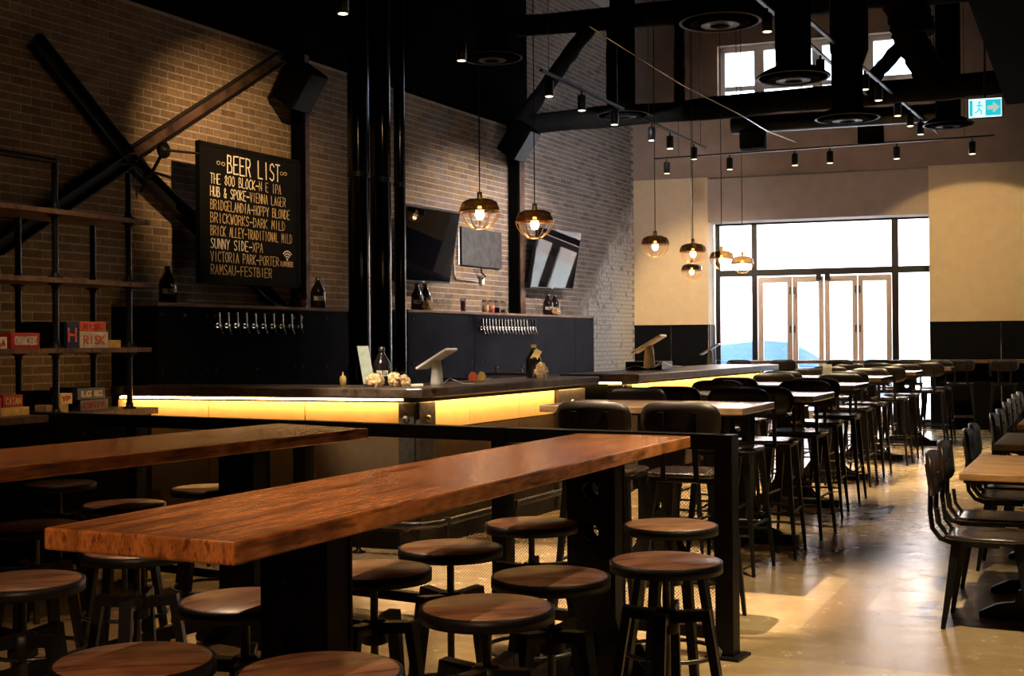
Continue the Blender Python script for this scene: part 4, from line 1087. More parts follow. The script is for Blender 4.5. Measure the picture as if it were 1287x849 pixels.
# ================================================================== PIPE SHELVING UNIT with board games
SHD = Vector((0.4327, 0.9015, 0)); SHN = Vector((-0.9015, 0.4327, 0))  # along the shelves (away), depth (to the wall)
f1 = PZ(163, 512, 0.99); f1.z = 0; f0 = f1 - SHD * 0.67
bk1, bk0 = f1 + SHN * 0.34, f0 + SHN * 0.34
shelf = root('pipe_shelving', tuple(f1), 0, 'tall shelving unit of black pipes and rough wooden boards at the left edge', 'shelving')
zs = {'a': 1.408, 'b': 1.862, 'c': 2.305}
def bd(z, th, s0_, s1_, o0, o1, name, m=SHELFW, parent=shelf):
    c = f1 + SHD * ((s0_ + s1_) / 2) + SHN * ((o0 + o1) / 2)
    b = MB(); b.box(c + UP * (z - th / 2), (s1_ - s0_, o1 - o0, th), (SHD, SHN, UP)); return b.build(name, m, parent, bevel=0.003)
for z in zs.values(): bd(z, 0.032, -3.4, 0.17, -0.05, 0.38, 'shelf_board')
bd(0.985, 0.045, -3.4, 0.2, -0.08, 0.42, 'counter_board')
for i, base in enumerate((f1, f0, f0 - SHD * 1.3, f0 - SHD * 2.3)):
    for o in (0.0, 0.33):
        p = base + SHN * o
        b = MB(); b.tube([p + UP * 0.99, p + UP * (2.62 if o == 0 else 2.30)], 0.021, 12)
        for z in list(zs.values())[:2] + ([2.305] if o == 0 else []):
            b.lathe(p + UP * z, [(0.05, 0.0), (0.05, 0.008), (0.026, 0.016), (0.026, 0.04)], 14); b.lathe(p + UP * (z - 0.072), [(0.026, 0), (0.026, 0.024), (0.05, 0.032), (0.05, 0.04)], 14)
        b.lathe(p + UP * 0.985, [(0.05, 0.0), (0.05, 0.008), (0.026, 0.016), (0.026, 0.04)], 14)
        b.build('pipe', BLACK, shelf)
b = MB(); b.tube([f0 + UP * 2.62, f0 - SHD * 2.3 + UP * 2.62], 0.021, 10); b.build('top_rail', BLACK, shelf)
basec = MB(); c = f1 + SHD * -1.6 + SHN * 0.16; basec.box(c + UP * 0.47, (3.5, 0.44, 0.94), (SHD, SHN, UP)); basec.build('base_cabinet', MATTE, shelf)
b = MB()
for k in (-0.5, -1.2, -1.9): b.lathe(f1 + SHD * k - SHN * 0.06 + UP * 0.84, [(0.01, 0), (0.018, 0.01), (0.0, 0.02)], 10, axis=tuple(-SHN))
b.build('knob', CHROME, shelf)
def box_on(px0, px1, py0, py1, z, depth, name, m, label, cat='board game', print_m=None, text=None, tm=None, setback=0.05, extra=None):
    """box on a shelf; front face lies in the plane of the pipes"""
    pl = f1 + SHN * setback
    p = PP(px0, py1, pl, SHN); q = PP(px1, py1, pl, SHN); zt = PP((px0 + px1) / 2, py0, pl, SHN).z
    p.z = z; q.z = z; h = max(0.02, zt - z); w = (q - p).length
    r = root(name, tuple(p), ang(SHD), label, cat)
    b = MB(); b.box(p + SHD * w / 2 + SHN * depth / 2 + UP * h / 2, (w, depth, h), (SHD, SHN, UP)); b.build('box', m, r, bevel=0.002)
    if print_m:
        b = MB(); b.box(p + SHD * w * 0.5 - SHN * 0.001 + UP * h * 0.5, (w * 0.9, 0.002, h * 0.7), (SHD, SHN, UP)); b.build('printed_panel', print_m, r)
    if text:
        b = MB(); strokes(b, p - SHN * 0.003, SHD, UP, -SHN, text, w * 0.12, h * 0.26, h * 0.48, w * 0.78, h * 0.09, 0, 0.001); b.build('lettering', tm, r)
    return r
za = zs['a']; zc_ = 0.986
box_on(-6, 9, 423, 433, za, 0.2, 'board_game', CARDW, 'pale little game box at the far left of the middle shelf', tm=RED, text='AA')
box_on(14, 50, 418, 433, za, 0.2, 'board_game', RED, 'dark red and white printed game box on the middle shelf', tm=CARDW, text='CHARACTERS')
box_on(50.5, 81, 404, 433, za, 0.22, 'storage_box', MATTE, 'plain black box on the middle shelf left of the game boxes', 'box')
box_on(84, 100, 404, 433, za, 0.22, 'board_game', BLUEC, 'dark blue game box standing left of the orange-lettered boxes', print_m=BLUEC, tm=REDL, text='H')
box_on(101, 136, 416.5, 433, za, 0.22, 'board_game', CARDW, 'tan game box with orange RISK lettering on the middle shelf', tm=REDL, text='RISK')
zt2 = PP(118, 416.5, f1 + SHN * 0.05, SHN).z
box_on(101, 133, 404, 416.3, zt2 + 0.001, 0.22, 'board_game', REDL, 'red game box lying on top of the RISK box', tm=RED, text='RISK')
box_on(140, 152, 427, 433, za, 0.08, 'small_wood_block', YELL, 'tiny tan wooden piece lying at the right end of the middle shelf', 'block')
box_on(-8, 2, 500, 513, zc_, 0.2, 'board_game', RED, 'red game box cut by the left edge on the lower counter board')
zst = box_on(-8, 37, 512, 517.5, zc_, 0.26, 'board_game', YELL, 'flat cream box lying under the red game box on the lower counter board')
pz = PP(15, 512, f1 + SHN * 0.05, SHN).z
box_on(4, 29, 496, 511.8, pz + 0.002, 0.22, 'board_game', RED, 'red game box on top of the flat cream box, gold lettering', tm=YELL, text='CATAN')
box_on(47, 72, 491, 516, zc_, 0.17, 'storage_box', MATTE, 'black box in the shade left of the front pipe on the lower counter board', 'box', setback=0.12)
box_on(58, 66, 509, 516, zc_, 0.1, 'small_card_box', KRAFT, 'small orange-brown box left of the front pipe', 'box', setback=0.03)
box_on(73, 86, 508, 517, zc_, 0.1, 'small_card_box', KRAFT, 'small orange-brown box just right of the front pipe', 'box', setback=0.03)
pz = PP(80, 508, f1 + SHN * 0.04, SHN).z
box_on(76, 91, 494, 507.8, pz + 0.002, 0.08, 'small_card_box', YELL, 'yellow card box on top of the small brown one', 'box', setback=0.04, tm=RED, text='YP')
box_on(86.5, 100, 487, 517, zc_, 0.17, 'storage_box', MATTE, 'upright black box behind the yellow card box', 'box', setback=0.12)
box_on(101, 136, 501.5, 517, zc_, 0.24, 'board_game', BLUEC, 'dark game box with red lettering at the bottom of the right-hand stack', tm=RED, text='APPLES')
pz = PP(118, 501.5, f1 + SHN * 0.05, SHN).z
box_on(97.5, 132, 487, 501, pz + 0.002, 0.24, 'board_game', BLUEC, 'dark game box on top of the right-hand stack on the lower counter board', tm=CARDW, text='BLACK ROCK')
# ================================================================== BOTTLES, GLASSES, JARS
def growler_prof(k=1.0):
    return [(0.0, 0), (0.060 * k, 0), (0.066 * k, 0.006), (0.066 * k, 0.150 * k), (0.062 * k, 0.170 * k), (0.030 * k, 0.225 * k), (0.021 * k, 0.245 * k), (0.021 * k, 0.262 * k)]
def growler(p, label, k=1.0, band=True, name='growler_bottle', word=True):
    r = root(name, tuple(p), 0, label, 'bottle')
    p = Vector(p)
    b = MB(); b.lathe(p, growler_prof(k), 20); b.build('glass_body', AMBER, r)
    b = MB(); b.lathe(p, [(0.024 * k, 0.255 * k), (0.024 * k, 0.282 * k), (0, 0.284 * k)], 14); b.build('cap', GUN if word else YELL, r)
    if band:
        # logo print : lettering on the side facing the room
        n = Vector((0.15 - p.x, -p.y, 0)).normalized(); t = Vector((-n.y, n.x, 0))
        b = MB(); strokes(b, p + n * 0.0675 * k - t * 0.04 * k + UP * 0.075 * k, t, UP, n, 'TROLLEY', 0, 0, 0.035 * k, 0.085 * k, 0.006, 0, 0.002); b.build('logo_lettering', LABEL, r)
    return r
def wl_pt(px, z, off=0.3): q = onwall(px, 385, off); return Vector((q.x, q.y, z))
growler(wl_pt(211, 1.78, 0.28), 'black growler bottle on the back bar left of the beer list board', 1.15)
growler(wl_pt(400, 1.78, 0.28), 'black growler bottle on the back bar right of the beer list board', 1.15)
growler(wl_pt(524.5, 1.80, 0.28), 'left black growler bottle of the pair under the left screen', 1.1)
growler(wl_pt(535.5, 1.80, 0.28), 'right black growler bottle of the pair under the left screen', 1.1)
growler(wl_pt(689, 1.80, 0.28), 'left black growler bottle of the pair under the right screen', 1.1)
growler(wl_pt(697.5, 1.80, 0.28), 'right black growler bottle of the pair under the right screen', 1.1)
def counter_pt(px, py, z=1.12): return PZ(px, py, z)
growler(counter_pt(480, 484.5), 'black growler bottle with cream print on the bar corner among popcorn bags', 0.98)
gr = growler(counter_pt(671, 474.5), 'black growler bottle with a paper tag on the right part of the bar', 1.0, False, word=False)
p = Vector(gr.location); n = Vector((-p.x, -p.y, 0)).normalized(); t = Vector((-n.y, n.x, 0))
b = MB(); b.box(p + n * 0.055 + t * 0.02 + UP * 0.195, (0.06, 0.004, 0.10), ((t * 0.85 - UP * 0.5).normalized(), n, (UP * 0.85 + t * 0.5).normalized())); b.build('paper_tag', YELL, gr)
def popcorn(p, r_, h, label):
    rt = root('popcorn_bag', tuple(p), 0, label, 'snack bag')
    p = Vector(p); rng = random.Random(int(p.x * 1000) + int(p.y * 100))
    b = MB()
    for k in range(70):
        a = rng.uniform(0, 2 * math.pi); z = rng.uniform(0.08, 0.95); rr = r_ * math.sin(math.pi * min(1, z * 0.8 + 0.15)) * rng.uniform(0.75, 1.0)
        c = p + Vector((math.cos(a) * rr, math.sin(a) * rr, z * h)); s = rng.uniform(0.010, 0.016)
        b.lathe(c - UP * s, [(0, 0), (s * 0.8, s * 0.5), (s, s), (s * 0.7, s * 1.6), (0, 2 * s)], 6, axis=(rng.uniform(-1, 1), rng.uniform(-1, 1), 1))
    b.lathe(p, [(0, 0.0), (r_ * 0.75, 0.004), (r_ * 0.9, h * 0.3), (r_ * 0.85, h * 0.65), (r_ * 0.5, h * 0.92), (0, h)], 12)
    b.build('popcorn', POPC, rt, kind='stuff')
    b = MB(); b.lathe(p, [(r_ * 0.9, 0.0), (r_ * 1.06, h * 0.3), (r_ * 1.02, h * 0.65), (r_ * 0.6, h * 0.98), (0.008, h * 1.08), (0.02, h * 1.25)], 14); b.build('clear_wrap', CLEAR, rt)
popcorn(counter_pt(472, 486), 0.06, 0.095, 'large bag of caramel popcorn in front of the card stand')
popcorn(counter_pt(496, 486), 0.036, 0.105, 'small upright popcorn bag leaning against the growler on the bar corner')
popcorn(counter_pt(506.5, 485), 0.048, 0.08, 'popcorn bag lying right of the bar-corner growler')
popcorn(counter_pt(680, 475), 0.048, 0.135, 'tall popcorn bag in front of the tagged growler')
popcorn(wl_pt(538, 1.80, 0.40), 0.06, 0.13, 'caramel popcorn bag on the back bar under the left screen')
popcorn(wl_pt(699, 1.80, 0.42), 0.05, 0.11, 'caramel popcorn bag on the back bar under the right screen')
# glass card stand
p = counter_pt(461, 486); n = Vector((-p.x, -p.y, 0)).normalized(); t = Vector((-n.y, n.x, 0))
cs = root('card_stand', tuple(p), 0, 'tall pale menu card in a slanted clear stand on the bar', 'menu stand')
lean = (UP * 0.975 - t * 0.16).normalized()
b = MB(); b.box(p + lean * 0.155 + t * 0.02, (0.078, 0.004, 0.27), (t, n, lean)); b.build('card', plain('pale_menu_card', (0.72, 0.78, 0.70), 0.5), cs)
b = MB(); b.box(p + lean * 0.155 + t * 0.02 + n * 0.006, (0.084, 0.004, 0.28), (t, n, lean)); b.box(p + UP * 0.004 + t * 0.02, (0.09, 0.07, 0.006), (t, n, UP)); b.build('clear_holder', CLEAR, cs)
# tablets (point of sale)
def tablet(p, s, label, yaw):
    r = root('payment_tablet', tuple(p), 0, label, 'tablet')
    p = Vector(p); R = Matrix.Rotation(yaw, 3, 'Z'); x, y = R @ Vector((1, 0, 0)), R @ Vector((0, 1, 0))
    b = MB(); b.lathe(p, [(0.0, 0), (0.045 * s, 0.0), (0.042 * s, 0.02 * s), (0.030 * s, 0.16 * s), (0.0, 0.165 * s)], 18); b.build('stand', PLAST, r)
    tl = (x * 0.86 + UP * 0.5).normalized(); nn = tl.cross(y).normalized()
    b = MB(); b.box(p + UP * 0.175 * s, (0.26 * s, 0.19 * s, 0.018 * s), (tl, y, nn)); b.build('tablet_body', PLAST, r, bevel=0.006 * s)
    up_n = nn if nn.z > 0 else -nn
    b = MB(); b.box(p + UP * 0.175 * s + up_n * 0.010 * s, (0.22 * s, 0.16 * s, 0.002), (tl, y, nn)); b.build('screen', SCREEN, r)
    b = MB(); q = p + x * 0.05; b.tube([q + UP * 0.01, q + x * 0.05 + UP * 0.05, q + x * 0.13 + y * 0.05 + UP * 0.012, q + x * 0.2 + y * 0.1 + UP * 0.006], 0.004, 6); b.build('cable', PLAST, r)
tablet(counter_pt(549, 483.5), 1.08, 'white payment tablet on a round stand on the bar, left of the tagged growler', -0.35)
tablet(PZ(816, 461.5, 1.208), 1.1, 'white payment tablet on the black box on the second bar', -0.35)
tablet(counter_pt(893, 456.5), 1.1, 'smaller-looking white payment tablet at the far end of the second bar', -0.35)
# black cash drawer under the second tablet
p = PZ(816, 464, 1.12)
r = root('cash_drawer', tuple(p), ang(BD), 'flat black cash drawer box on the second bar under the tablet', 'box')
b = MB(); b.box(p + UP * 0.045, (0.40, 0.46, 0.085), (LD, LNn, UP)); b.build('case', BLACK, r, bevel=0.004)
b = MB(); b.box(p + UP * 0.04 - LNn * 0.233, (0.36, 0.01, 0.06), (LD, LNn, UP)); b.build('drawer_front', MATTE, r)
b = MB(); b.tube([p + LD * -0.2 - LNn * 0.32 + UP * 0.01, p + LD * -0.05 - LNn * 0.36 + UP * 0.05, p + LD * 0.1 - LNn * 0.33 + UP * 0.01], 0.005, 6); b.tube([p + LD * 0.12 - LNn * 0.3 + UP * 0.02, p + LD * 0.2 - LNn * 0.29 + UP * 0.06, p + LD * 0.22 - LNn * 0.2 + UP * 0.09], 0.005, 6); b.build('cable', PLAST, r)
# small things on the first bar
def small(name, px, py, label, cat, fn):
    p = counter_pt(px, py); r = root(name, tuple(p), 0, label, cat); fn(r, p); return r
def squeeze(m1):
    def f(r, p):
        b = MB(); b.lathe(p, [(0, 0), (0.022, 0), (0.024, 0.05), (0.018, 0.07), (0.006, 0.075), (0.004, 0.1), (0, 0.1)], 12); b.build('tube', m1, r)
    return f
def wedge(m1):
    def f(r, p):
        b = MB(); n = 8
        b.sheet(p - Vector((0.03, 0.02, 0)), Vector((1, 0, 0)), UP, [(0.0, 0.0), (0.06, 0.0), (0.07, 0.04), (0.05, 0.075), (0.02, 0.08), (0.0, 0.05)], 0.03); b.build('packet', m1, r, bevel=0.008)
    return f
small('candle_holder', 431, 484.5, 'small cream upright holder at the bar edge left of the card stand', 'holder', squeeze(YELL))
def slab(m1, w, d, h, yaw=0.3):
    def f(r, p):
        R = Matrix.Rotation(yaw, 3, 'Z'); b = MB(); b.box(p + UP * h / 2, (w, d, h), (R @ Vector((1, 0, 0)), R @ Vector((0, 1, 0)), UP)); b.build('slab', m1, r, bevel=0.003)
    return f
small('chalk_stick', 524, 485, 'short cream stick lying between popcorn and the payment tablet', 'marker', slab(CARDW, 0.09, 0.02, 0.016))
small('snack_packet', 594, 479.5, 'red and white snack packet standing on the bar right of the tablet', 'snack packet', wedge(REDL))
small('snack_packet', 605, 479, 'yellow snack packet standing on the bar next to the red one', 'snack packet', wedge(YELL))
small('bar_mat', 578, 476, 'flat black mat on the bar behind the payment tablet', 'mat', slab(BLACK, 0.5, 0.2, 0.012, -0.3))
small('serving_board', 637, 471, 'low brown wooden board on the bar between the small taps', 'board', slab(SHELFW, 0.5, 0.2, 0.02, -0.2))
small('paper_slip', 692, 472, 'white folded paper beside the tagged growler', 'paper', slab(WHITE, 0.14, 0.1, 0.012))
def rinser(r, p):
    b = MB(); b.lathe(p, [(0, 0), (0.03, 0), (0.03, 0.008), (0.008, 0.015), (0.008, 0.06), (0.025, 0.075), (0.0, 0.085)], 14); b.build('fitting', CHROME, r)
small('glass_rinser', 624, 471, 'left of two small chrome fittings behind the bar edge', 'fitting', rinser)
small('glass_rinser', 656, 470, 'right of two small chrome fittings behind the bar edge', 'fitting', rinser)
def stemglass(p, k, label, grp, name='stemmed_glass'):
    r = root(name, tuple(p), 0, label, 'glass', grp)
    b = MB(); b.lathe(p, [(0.032 * k, 0), (0.004, 0.006), (0.004, 0.05 * k), (0.03 * k, 0.075 * k), (0.037 * k, 0.11 * k), (0.030 * k, 0.15 * k)], 14); b.build('bowl', CLEAR, r)
OL = ['leftmost', 'second from left', 'third from left', 'rightmost']
for px, off in ((548, 0.3), (553, 0.2), (558, 0.33), (564, 0.25)):
    stemglass(wl_pt(px, 1.80, off), 1.0, '%s of four small stemmed glasses right of the left growler pair' % OL[(548, 553, 558, 564).index(px)], 'stemmed glasses under the left screen')
for px, off in ((677, 0.3), (682, 0.22), (707, 0.3), (712, 0.25)):
    stemglass(wl_pt(px, 1.80, off), 0.9, '%s of four small stemmed glasses around the right growler pair' % OL[(677, 682, 707, 712).index(px)], 'stemmed glasses under the right screen')
q = wl_pt(231, 1.78, 0.3); r = root('tumbler', tuple(q), 0, 'clear tumbler beside the growler left of the beer list board', 'glass')
b = MB(); b.lathe(q, [(0.035, 0), (0.043, 0.1), (0.040, 0.1), (0.033, 0.008)], 16); b.build('glass', CLEAR, r)
q = wl_pt(381.5, 1.78, 0.3); r = root('tall_tumbler', tuple(q), 0, 'tall clear glass with amber drink in front of the rusty wall post', 'glass')
b = MB(); b.lathe(q, [(0.03, 0), (0.036, 0.14), (0.034, 0.14), (0.028, 0.008)], 16); b.build('glass', CLEAR, r); b = MB(); b.lathe(q, [(0.0, 0.006), (0.027, 0.006), (0.031, 0.09), (0, 0.09)], 14); b.build('drink', WINE, r)
q = wl_pt(582, 1.80, 0.3); r = root('garnished_glass', tuple(q), 0, 'tall glass of dark red drink on the back bar under the black board', 'glass')
b = MB(); b.lathe(q, [(0.035, 0), (0.04, 0.17), (0.037, 0.17), (0.03, 0.008)], 16); b.build('glass', CLEAR, r); b = MB(); b.lathe(q, [(0.0, 0.02), (0.028, 0.02), (0.033, 0.14), (0, 0.14)], 14); b.build('drink', WINE, r)
JL = ['leftmost', 'second from left', 'third from left', 'rightmost']
for k, (px, m) in enumerate(((610, KRAFT), (617, REDL), (624.5, MATTE), (633, plain('olive_grain', (0.10, 0.09, 0.03), 0.8)))):
    q = wl_pt(px, 1.80, 0.28)
    r = root('storage_jar', tuple(q), 0, 'glass jar with wooden lid, %s of four on the back bar' % JL[k], 'jar')
    b = MB(); b.lathe(q, [(0.0, 0.0), (0.045, 0), (0.047, 0.01), (0.047, 0.14), (0.04, 0.15)], 16); b.build('glass', CLEAR, r)
    b = MB(); b.lathe(q, [(0.042, 0.148), (0.042, 0.17), (0, 0.17)], 14); b.build('lid', SHELFW, r)
    b = MB(); b.lathe(q, [(0.0, 0.006), (0.042, 0.006), (0.042, (0.10, 0.10, 0.08, 0.06)[k]), (0, (0.105, 0.105, 0.085, 0.065)[k])], 14); b.build('contents', m, r)
# caddy of cutlery on a high table
q = PZ(1040, 476, 1.05); r = root('table_caddy', tuple(q), 0, 'clear caddy with pale menus and salt shaker on a distant high table', 'caddy')
b = MB(); b.box(q + UP * 0.055, (0.1, 0.07, 0.11), (GU, GV, UP)); b.build('holder', CLEAR, r); b = MB(); b.box(q + UP * 0.075, (0.08, 0.02, 0.13), (GU, GV, UP)); b.build('menu_card', WHITE, r)
# ================================================================== PENDANT LAMPS
def pendant(px, py, d, label, en):
    p = PD(px, py, d)
    r = root('pendant_lamp', tuple(p + UP * 0.1), 0, label, 'lamp', None)
    R_ = 0.15
    b = MB(); b.tube([p + UP * 0.15, p + UP * (7.9 - p.z)], 0.005, 6); b.build('cord', BLACK, r)
    b = MB(); b.lathe(p, [(0.150, 0.018), (0.147, 0.05), (0.130, 0.085), (0.09, 0.105), (0.02, 0.115), (0.02, 0.16), (0.0, 0.165)], 28); b.build('shade', SMOKE, r)
    b = MB(); b.tube([p + Vector((math.cos(i * math.pi / 12) * 0.152, math.sin(i * math.pi / 12) * 0.152, 0.016)) for i in range(24)], 0.006, 6, closed=True)
    b.tube([p + Vector((math.cos(i * math.pi / 8) * 0.055, math.sin(i * math.pi / 8) * 0.055, -0.115)) for i in range(16)], 0.004, 6, closed=True)
    for k in range(12):
        a = k * math.pi / 6; e = Vector((math.cos(a), math.sin(a), 0))
        b.tube([p + e * rr + UP * zz for rr, zz in ((0.152, 0.016), (0.140, -0.03), (0.108, -0.075), (0.055, -0.115))], 0.003, 5)
    b.build('wire_cage', COPPER, r)
    b = MB(); b.lathe(p, [(0, -0.05), (0.024, -0.042), (0.036, -0.015), (0.032, 0.012), (0.016, 0.035), (0.014, 0.055)], 14); b.build('bulb', BULB, r)
    light('POINT', tuple(p - UP * 0.065), en, WARM, size=0.03, name='pendant_light')
PL = [(603, 268, 9.4, 'leftmost and largest cage pendant lamp, over the bar'), (672, 281, 10.0, 'cage pendant lamp second from left, in front of the right screen'),
      (823.5, 309, 13.4, 'cage pendant lamp in front of the cream wall, third from left'), (871, 318, 14.2, 'upper of the two cage pendants overlapping at the cream wall edge'),
      (869.5, 341, 18.0, 'lower and farther of the two cage pendants overlapping at the cream wall edge'), (907, 326, 15.6, 'cage pendant hanging before the left window mullion'),
      (933, 332, 16.8, 'rightmost cage pendant, just in front of the shop window')]
for a in PL: pendant(*a, 3)
# ================================================================== TRACK LIGHTS
def make_spot():
    r = root('track_spot', (0, 0, 0))
    b = MB(); b.lathe((0, 0, 0), [(0.0, 0.20), (0.01, 0.20), (0.01, 0.16), (0.04, 0.155), (0.045, 0.14), (0.045, 0.0), (0.038, 0.0)], 18, BLACK); b.build('housing', None, r)
    b = MB(); b.lathe((0, 0, 0), [(0.0, -0.006), (0.036, -0.004), (0.037, -0.001)], 18, LENS); b.build('lens', None, r)
    return r
SP = Kind(make_spot())
def track(p, q, label, two=False):
    r = root('light_track', tuple(p), 0, label, 'track')
    b = MB(); b.beam(p, q, 0.035, 0.02); b.build('rail', BLACK, r)
    for f in (0.08, 0.92):
        c = p + (q - p) * f; b = MB(); b.tube([c, Vector((c.x, c.y, 7.9))], 0.004, 5); b.build('hanger_cable', BLACK, r)
def tline(a, b_, z):
    return PZ(*a, z), PZ(*b_, z)
def spots_on(p, q, pxs, lab):
    for k, px in enumerate(pxs):
        # point on line p-q that projects to px
        lo_, hi_ = -0.2, 1.2
        f0_ = px_of(p + (q - p) * lo_)[0] - px
        for _ in range(40):
            m_ = (lo_ + hi_) / 2; g_ = px_of(p + (q - p) * m_)[0] - px
            if (g_ > 0) == (f0_ > 0): lo_ = m_; f0_ = g_
            else: hi_ = m_
        c = p + (q - p) * lo_
        SP.put((c.x, c.y, c.z - 0.215), 0, lab % (ords + ['seventh', 'eighth'])[k], 'spotlight')
        yield Vector((c.x, c.y, c.z - 0.24))
p, q = tline((822, 199.5), (1250, 170), 3.98); track(p, q, 'long thin light track hanging across the room in front of the far wall')
sa_ = list(spots_on(p, q, [838, 917, 999, 1043, 1127, 1222], 'small black spotlight on the far cross track, %s from the left'))
p, q = tline((680, 88), (783, 137), 4.0); track(p, q, 'light track crossing the brick wall above the second speaker')
sb1 = list(spots_on(p, q, [690, 731, 772], 'black spotlight on the track before the brick wall, %s from the left'))
p, q = tline((808, 148), (886, 186), 4.0); track(p, q, 'short light track right of the brick corner')
sc1 = list(spots_on(p, q, [819, 842, 872], 'black spotlight on the short track near the brick corner, %s from the left'))
p, q = tline((950, -4), (1092, 121), 4.3); track(p, q, 'left one of the two long light tracks receding towards the window')
sd1 = list(spots_on(p, q, [964, 990, 1031], 'black spotlight on the left receding track, %s from the camera'))
p, q = tline((985, -2), (1180, 168), 4.3); track(p, q, 'right one of the two long light tracks receding towards the window')
se1 = list(spots_on(p, q, [1062, 1087, 1104, 1128, 1144, 1157], 'black spotlight on the right receding track, %s from the camera'))
for (px, py, d, lab) in ((431, 17, 9.5, 'single black ceiling spotlight above the beer list board'), (580, 76, 11.0, 'single black ceiling spotlight left of the round air diffuser')):
    c = PD(px, py, d); SP.put(tuple(c), 0, lab, 'spotlight')
    r = root('drop_rod', tuple(c + UP * 0.2), 0, 'thin black rod carrying the %s' % lab, 'rod')
    b = MB(); b.tube([c + UP * 0.2, Vector((c.x, c.y, 7.9))], 0.006, 6); b.build('rod', BLACK, r)
# ================================================================== AIR DIFFUSERS, DUCTS
def diffuser(px, py, wpx, label, neck=0.15):
    d = 0.62 * F_PX / wpx; p = PD(px, py, d)
    r = root('air_diffuser', tuple(p), 0, label, 'air vent')
    b = MB(); b.lathe(p, [(0.31, 0.0), (0.31, 0.012), (0.24, 0.06), (neck, 0.10), (neck, 7.85 - p.z)], 32); b.build('duct_neck', MATTE, r)
    for k, (r0, r1, z0) in enumerate(((0.31, 0.24, 0.0), (0.225, 0.16, -0.012), (0.145, 0.09, -0.022), (0.075, 0.0, -0.03))):
        b = MB(); b.lathe(p, [(r0, z0), (r0 - 0.008, z0 - 0.006), (r1, z0 + 0.02)] if r1 > 0 else [(r0, z0), (0.0, z0 - 0.005)], 32); b.build('cone_ring', BLACK if k % 2 == 0 else MATTE, r)
diffuser(905, 28, 103, 'large round black air diffuser at the top, nearest to the camera')
diffuser(997, 98, 92, 'round black air diffuser hanging before the upper window')
diffuser(1065, 149, 80, 'round black air diffuser below the truss chord')
diffuser(1192, 157, 62, 'round black air diffuser at right, under the exit sign level')
diffuser(783, 145, 66, 'round black air diffuser next to the brick wall track')
diffuser(618, 73, 78, 'round black air diffuser above the pendant lamps, nearly lost in the dark')
# horizontal round duct near the far wall
p, q = PD(921, 158, 17.6), PD(1183, 141, 16.2)
r = root('round_duct', tuple(p), 0, 'thick black horizontal round duct in front of the far wall', 'duct')
b = MB(); b.tube([p, q], 0.12, 20); b.build('duct', plain('satin_black_duct', (0.012, 0.012, 0.014), 0.28, 0, 0.2), r)
for f in (0.02, 0.35, 0.97):
    c = p + (q - p) * f; b = MB(); b.tube([c, Vector((c.x, c.y, 7.9))], 0.006, 5); b.build('strap', BLACK, r)
for px0, px1, py0, py1, lab in ((930, 963, 160, 184, 'left'), (1078, 1111, 154, 176, 'right')):
    a = PD((px0 + px1) / 2, (py0 + py1) / 2 + 4, 17.3); r = root('ceiling_speaker', tuple(a), ang(FD), '%s small black speaker box hanging under the round duct' % lab, 'speaker')
    b = MB(); b.box(a, (0.34, 0.25, 0.25), (FD, -FN, UP)); b.build('box', MATTE, r, bevel=0.01)
    b = MB(); b.box(a + FN * 0.13, (0.3, 0.01, 0.21), (FD, -FN, UP)); b.build('grille', BLACK, r)
# big vertical duct and large ceiling duct at right
p = PD(1067, 60, 12.6); r = root('vertical_duct', tuple(p), 0, 'massive black vertical duct dropping before the upper window', 'duct')
b = MB(); b.lathe(Vector((p.x, p.y, 0)), [(0.12, 4.15), (0.19, 4.35), (0.19, 7.85)], 24); b.build('duct', FIRE, r)
r = root('ceiling_duct', tuple(PD(1230, 40, 10.5)), ang(GV), 'wide black rectangular duct running along the upper right of the ceiling', 'duct')
b = MB(); c = PD(1240, 25, 10.0); b.box(c + GU * 1.05 + UP * 0.5 + GV * 0.5, (7.5, 2.3, 0.9), (GV, GU, UP)); b.build('duct', MATTE, r)
b = MB(); b.box(c + GU * 1.05 + UP * 1.4 + GV * 0.5, (0.3, 1.5, 0.9), (GV, GU, UP)); b.build('hanger', MATTE, r)
# ================================================================== TRUSS across the room
ta_ = PD(638, 158, 17.2); tb_ = PD(1300, 100, 13.9)
tr = root('roof_truss', tuple(ta_), 0, 'heavy black fireproofed roof truss spanning the room from the brick wall', 'truss')
def lumpy(p, q, w, name, jag=0.02, n=14):
    b = MB(); rng = random.Random(int(p.x * 77 + q.z * 31))
    pts = [p + (q - p) * (i / n) for i in range(n + 1)]
    b.tube([x + UP * rng.uniform(-jag, jag) * 0.5 for x in pts], [w / 2 * rng.uniform(0.93, 1.12) for _ in pts], 10); return b.build(name, FIRE, tr)
tdir = (tb_ - ta_); 
def tpt(px, z):      # point of the truss plane
    n = Vector((-tdir.y, tdir.x, 0)).normalized(); q = PP(px, 300, ta_, n); return Vector((q.x, q.y, z))
def tpx(px, py):
    n = Vector((-tdir.y, tdir.x, 0)).normalized(); return PP(px, py, ta_, n)
lumpy(ta_, tb_, 0.27, 'bottom_chord')
lumpy(tpx(600, 37), tpx(1330, -24), 0.30, 'top_chord')
lumpy(tpx(742, 32), tpx(655, 152), 0.20, 'diagonal')
lumpy(tpx(777, 20), tpx(777, 138), 0.32, 'vertical')
lumpy(tpx(854, 4), tpx(854, 134), 0.14, 'vertical')
lumpy(tpx(1144, 44), tpx(1085, 112), 0.17, 'diagonal')
lumpy(tpx(1140, 40), tpx(1180, 112), 0.36, 'diagonal')
lumpy(tpx(1150, 46), tpx(1135, -10), 0.5, 'diagonal')
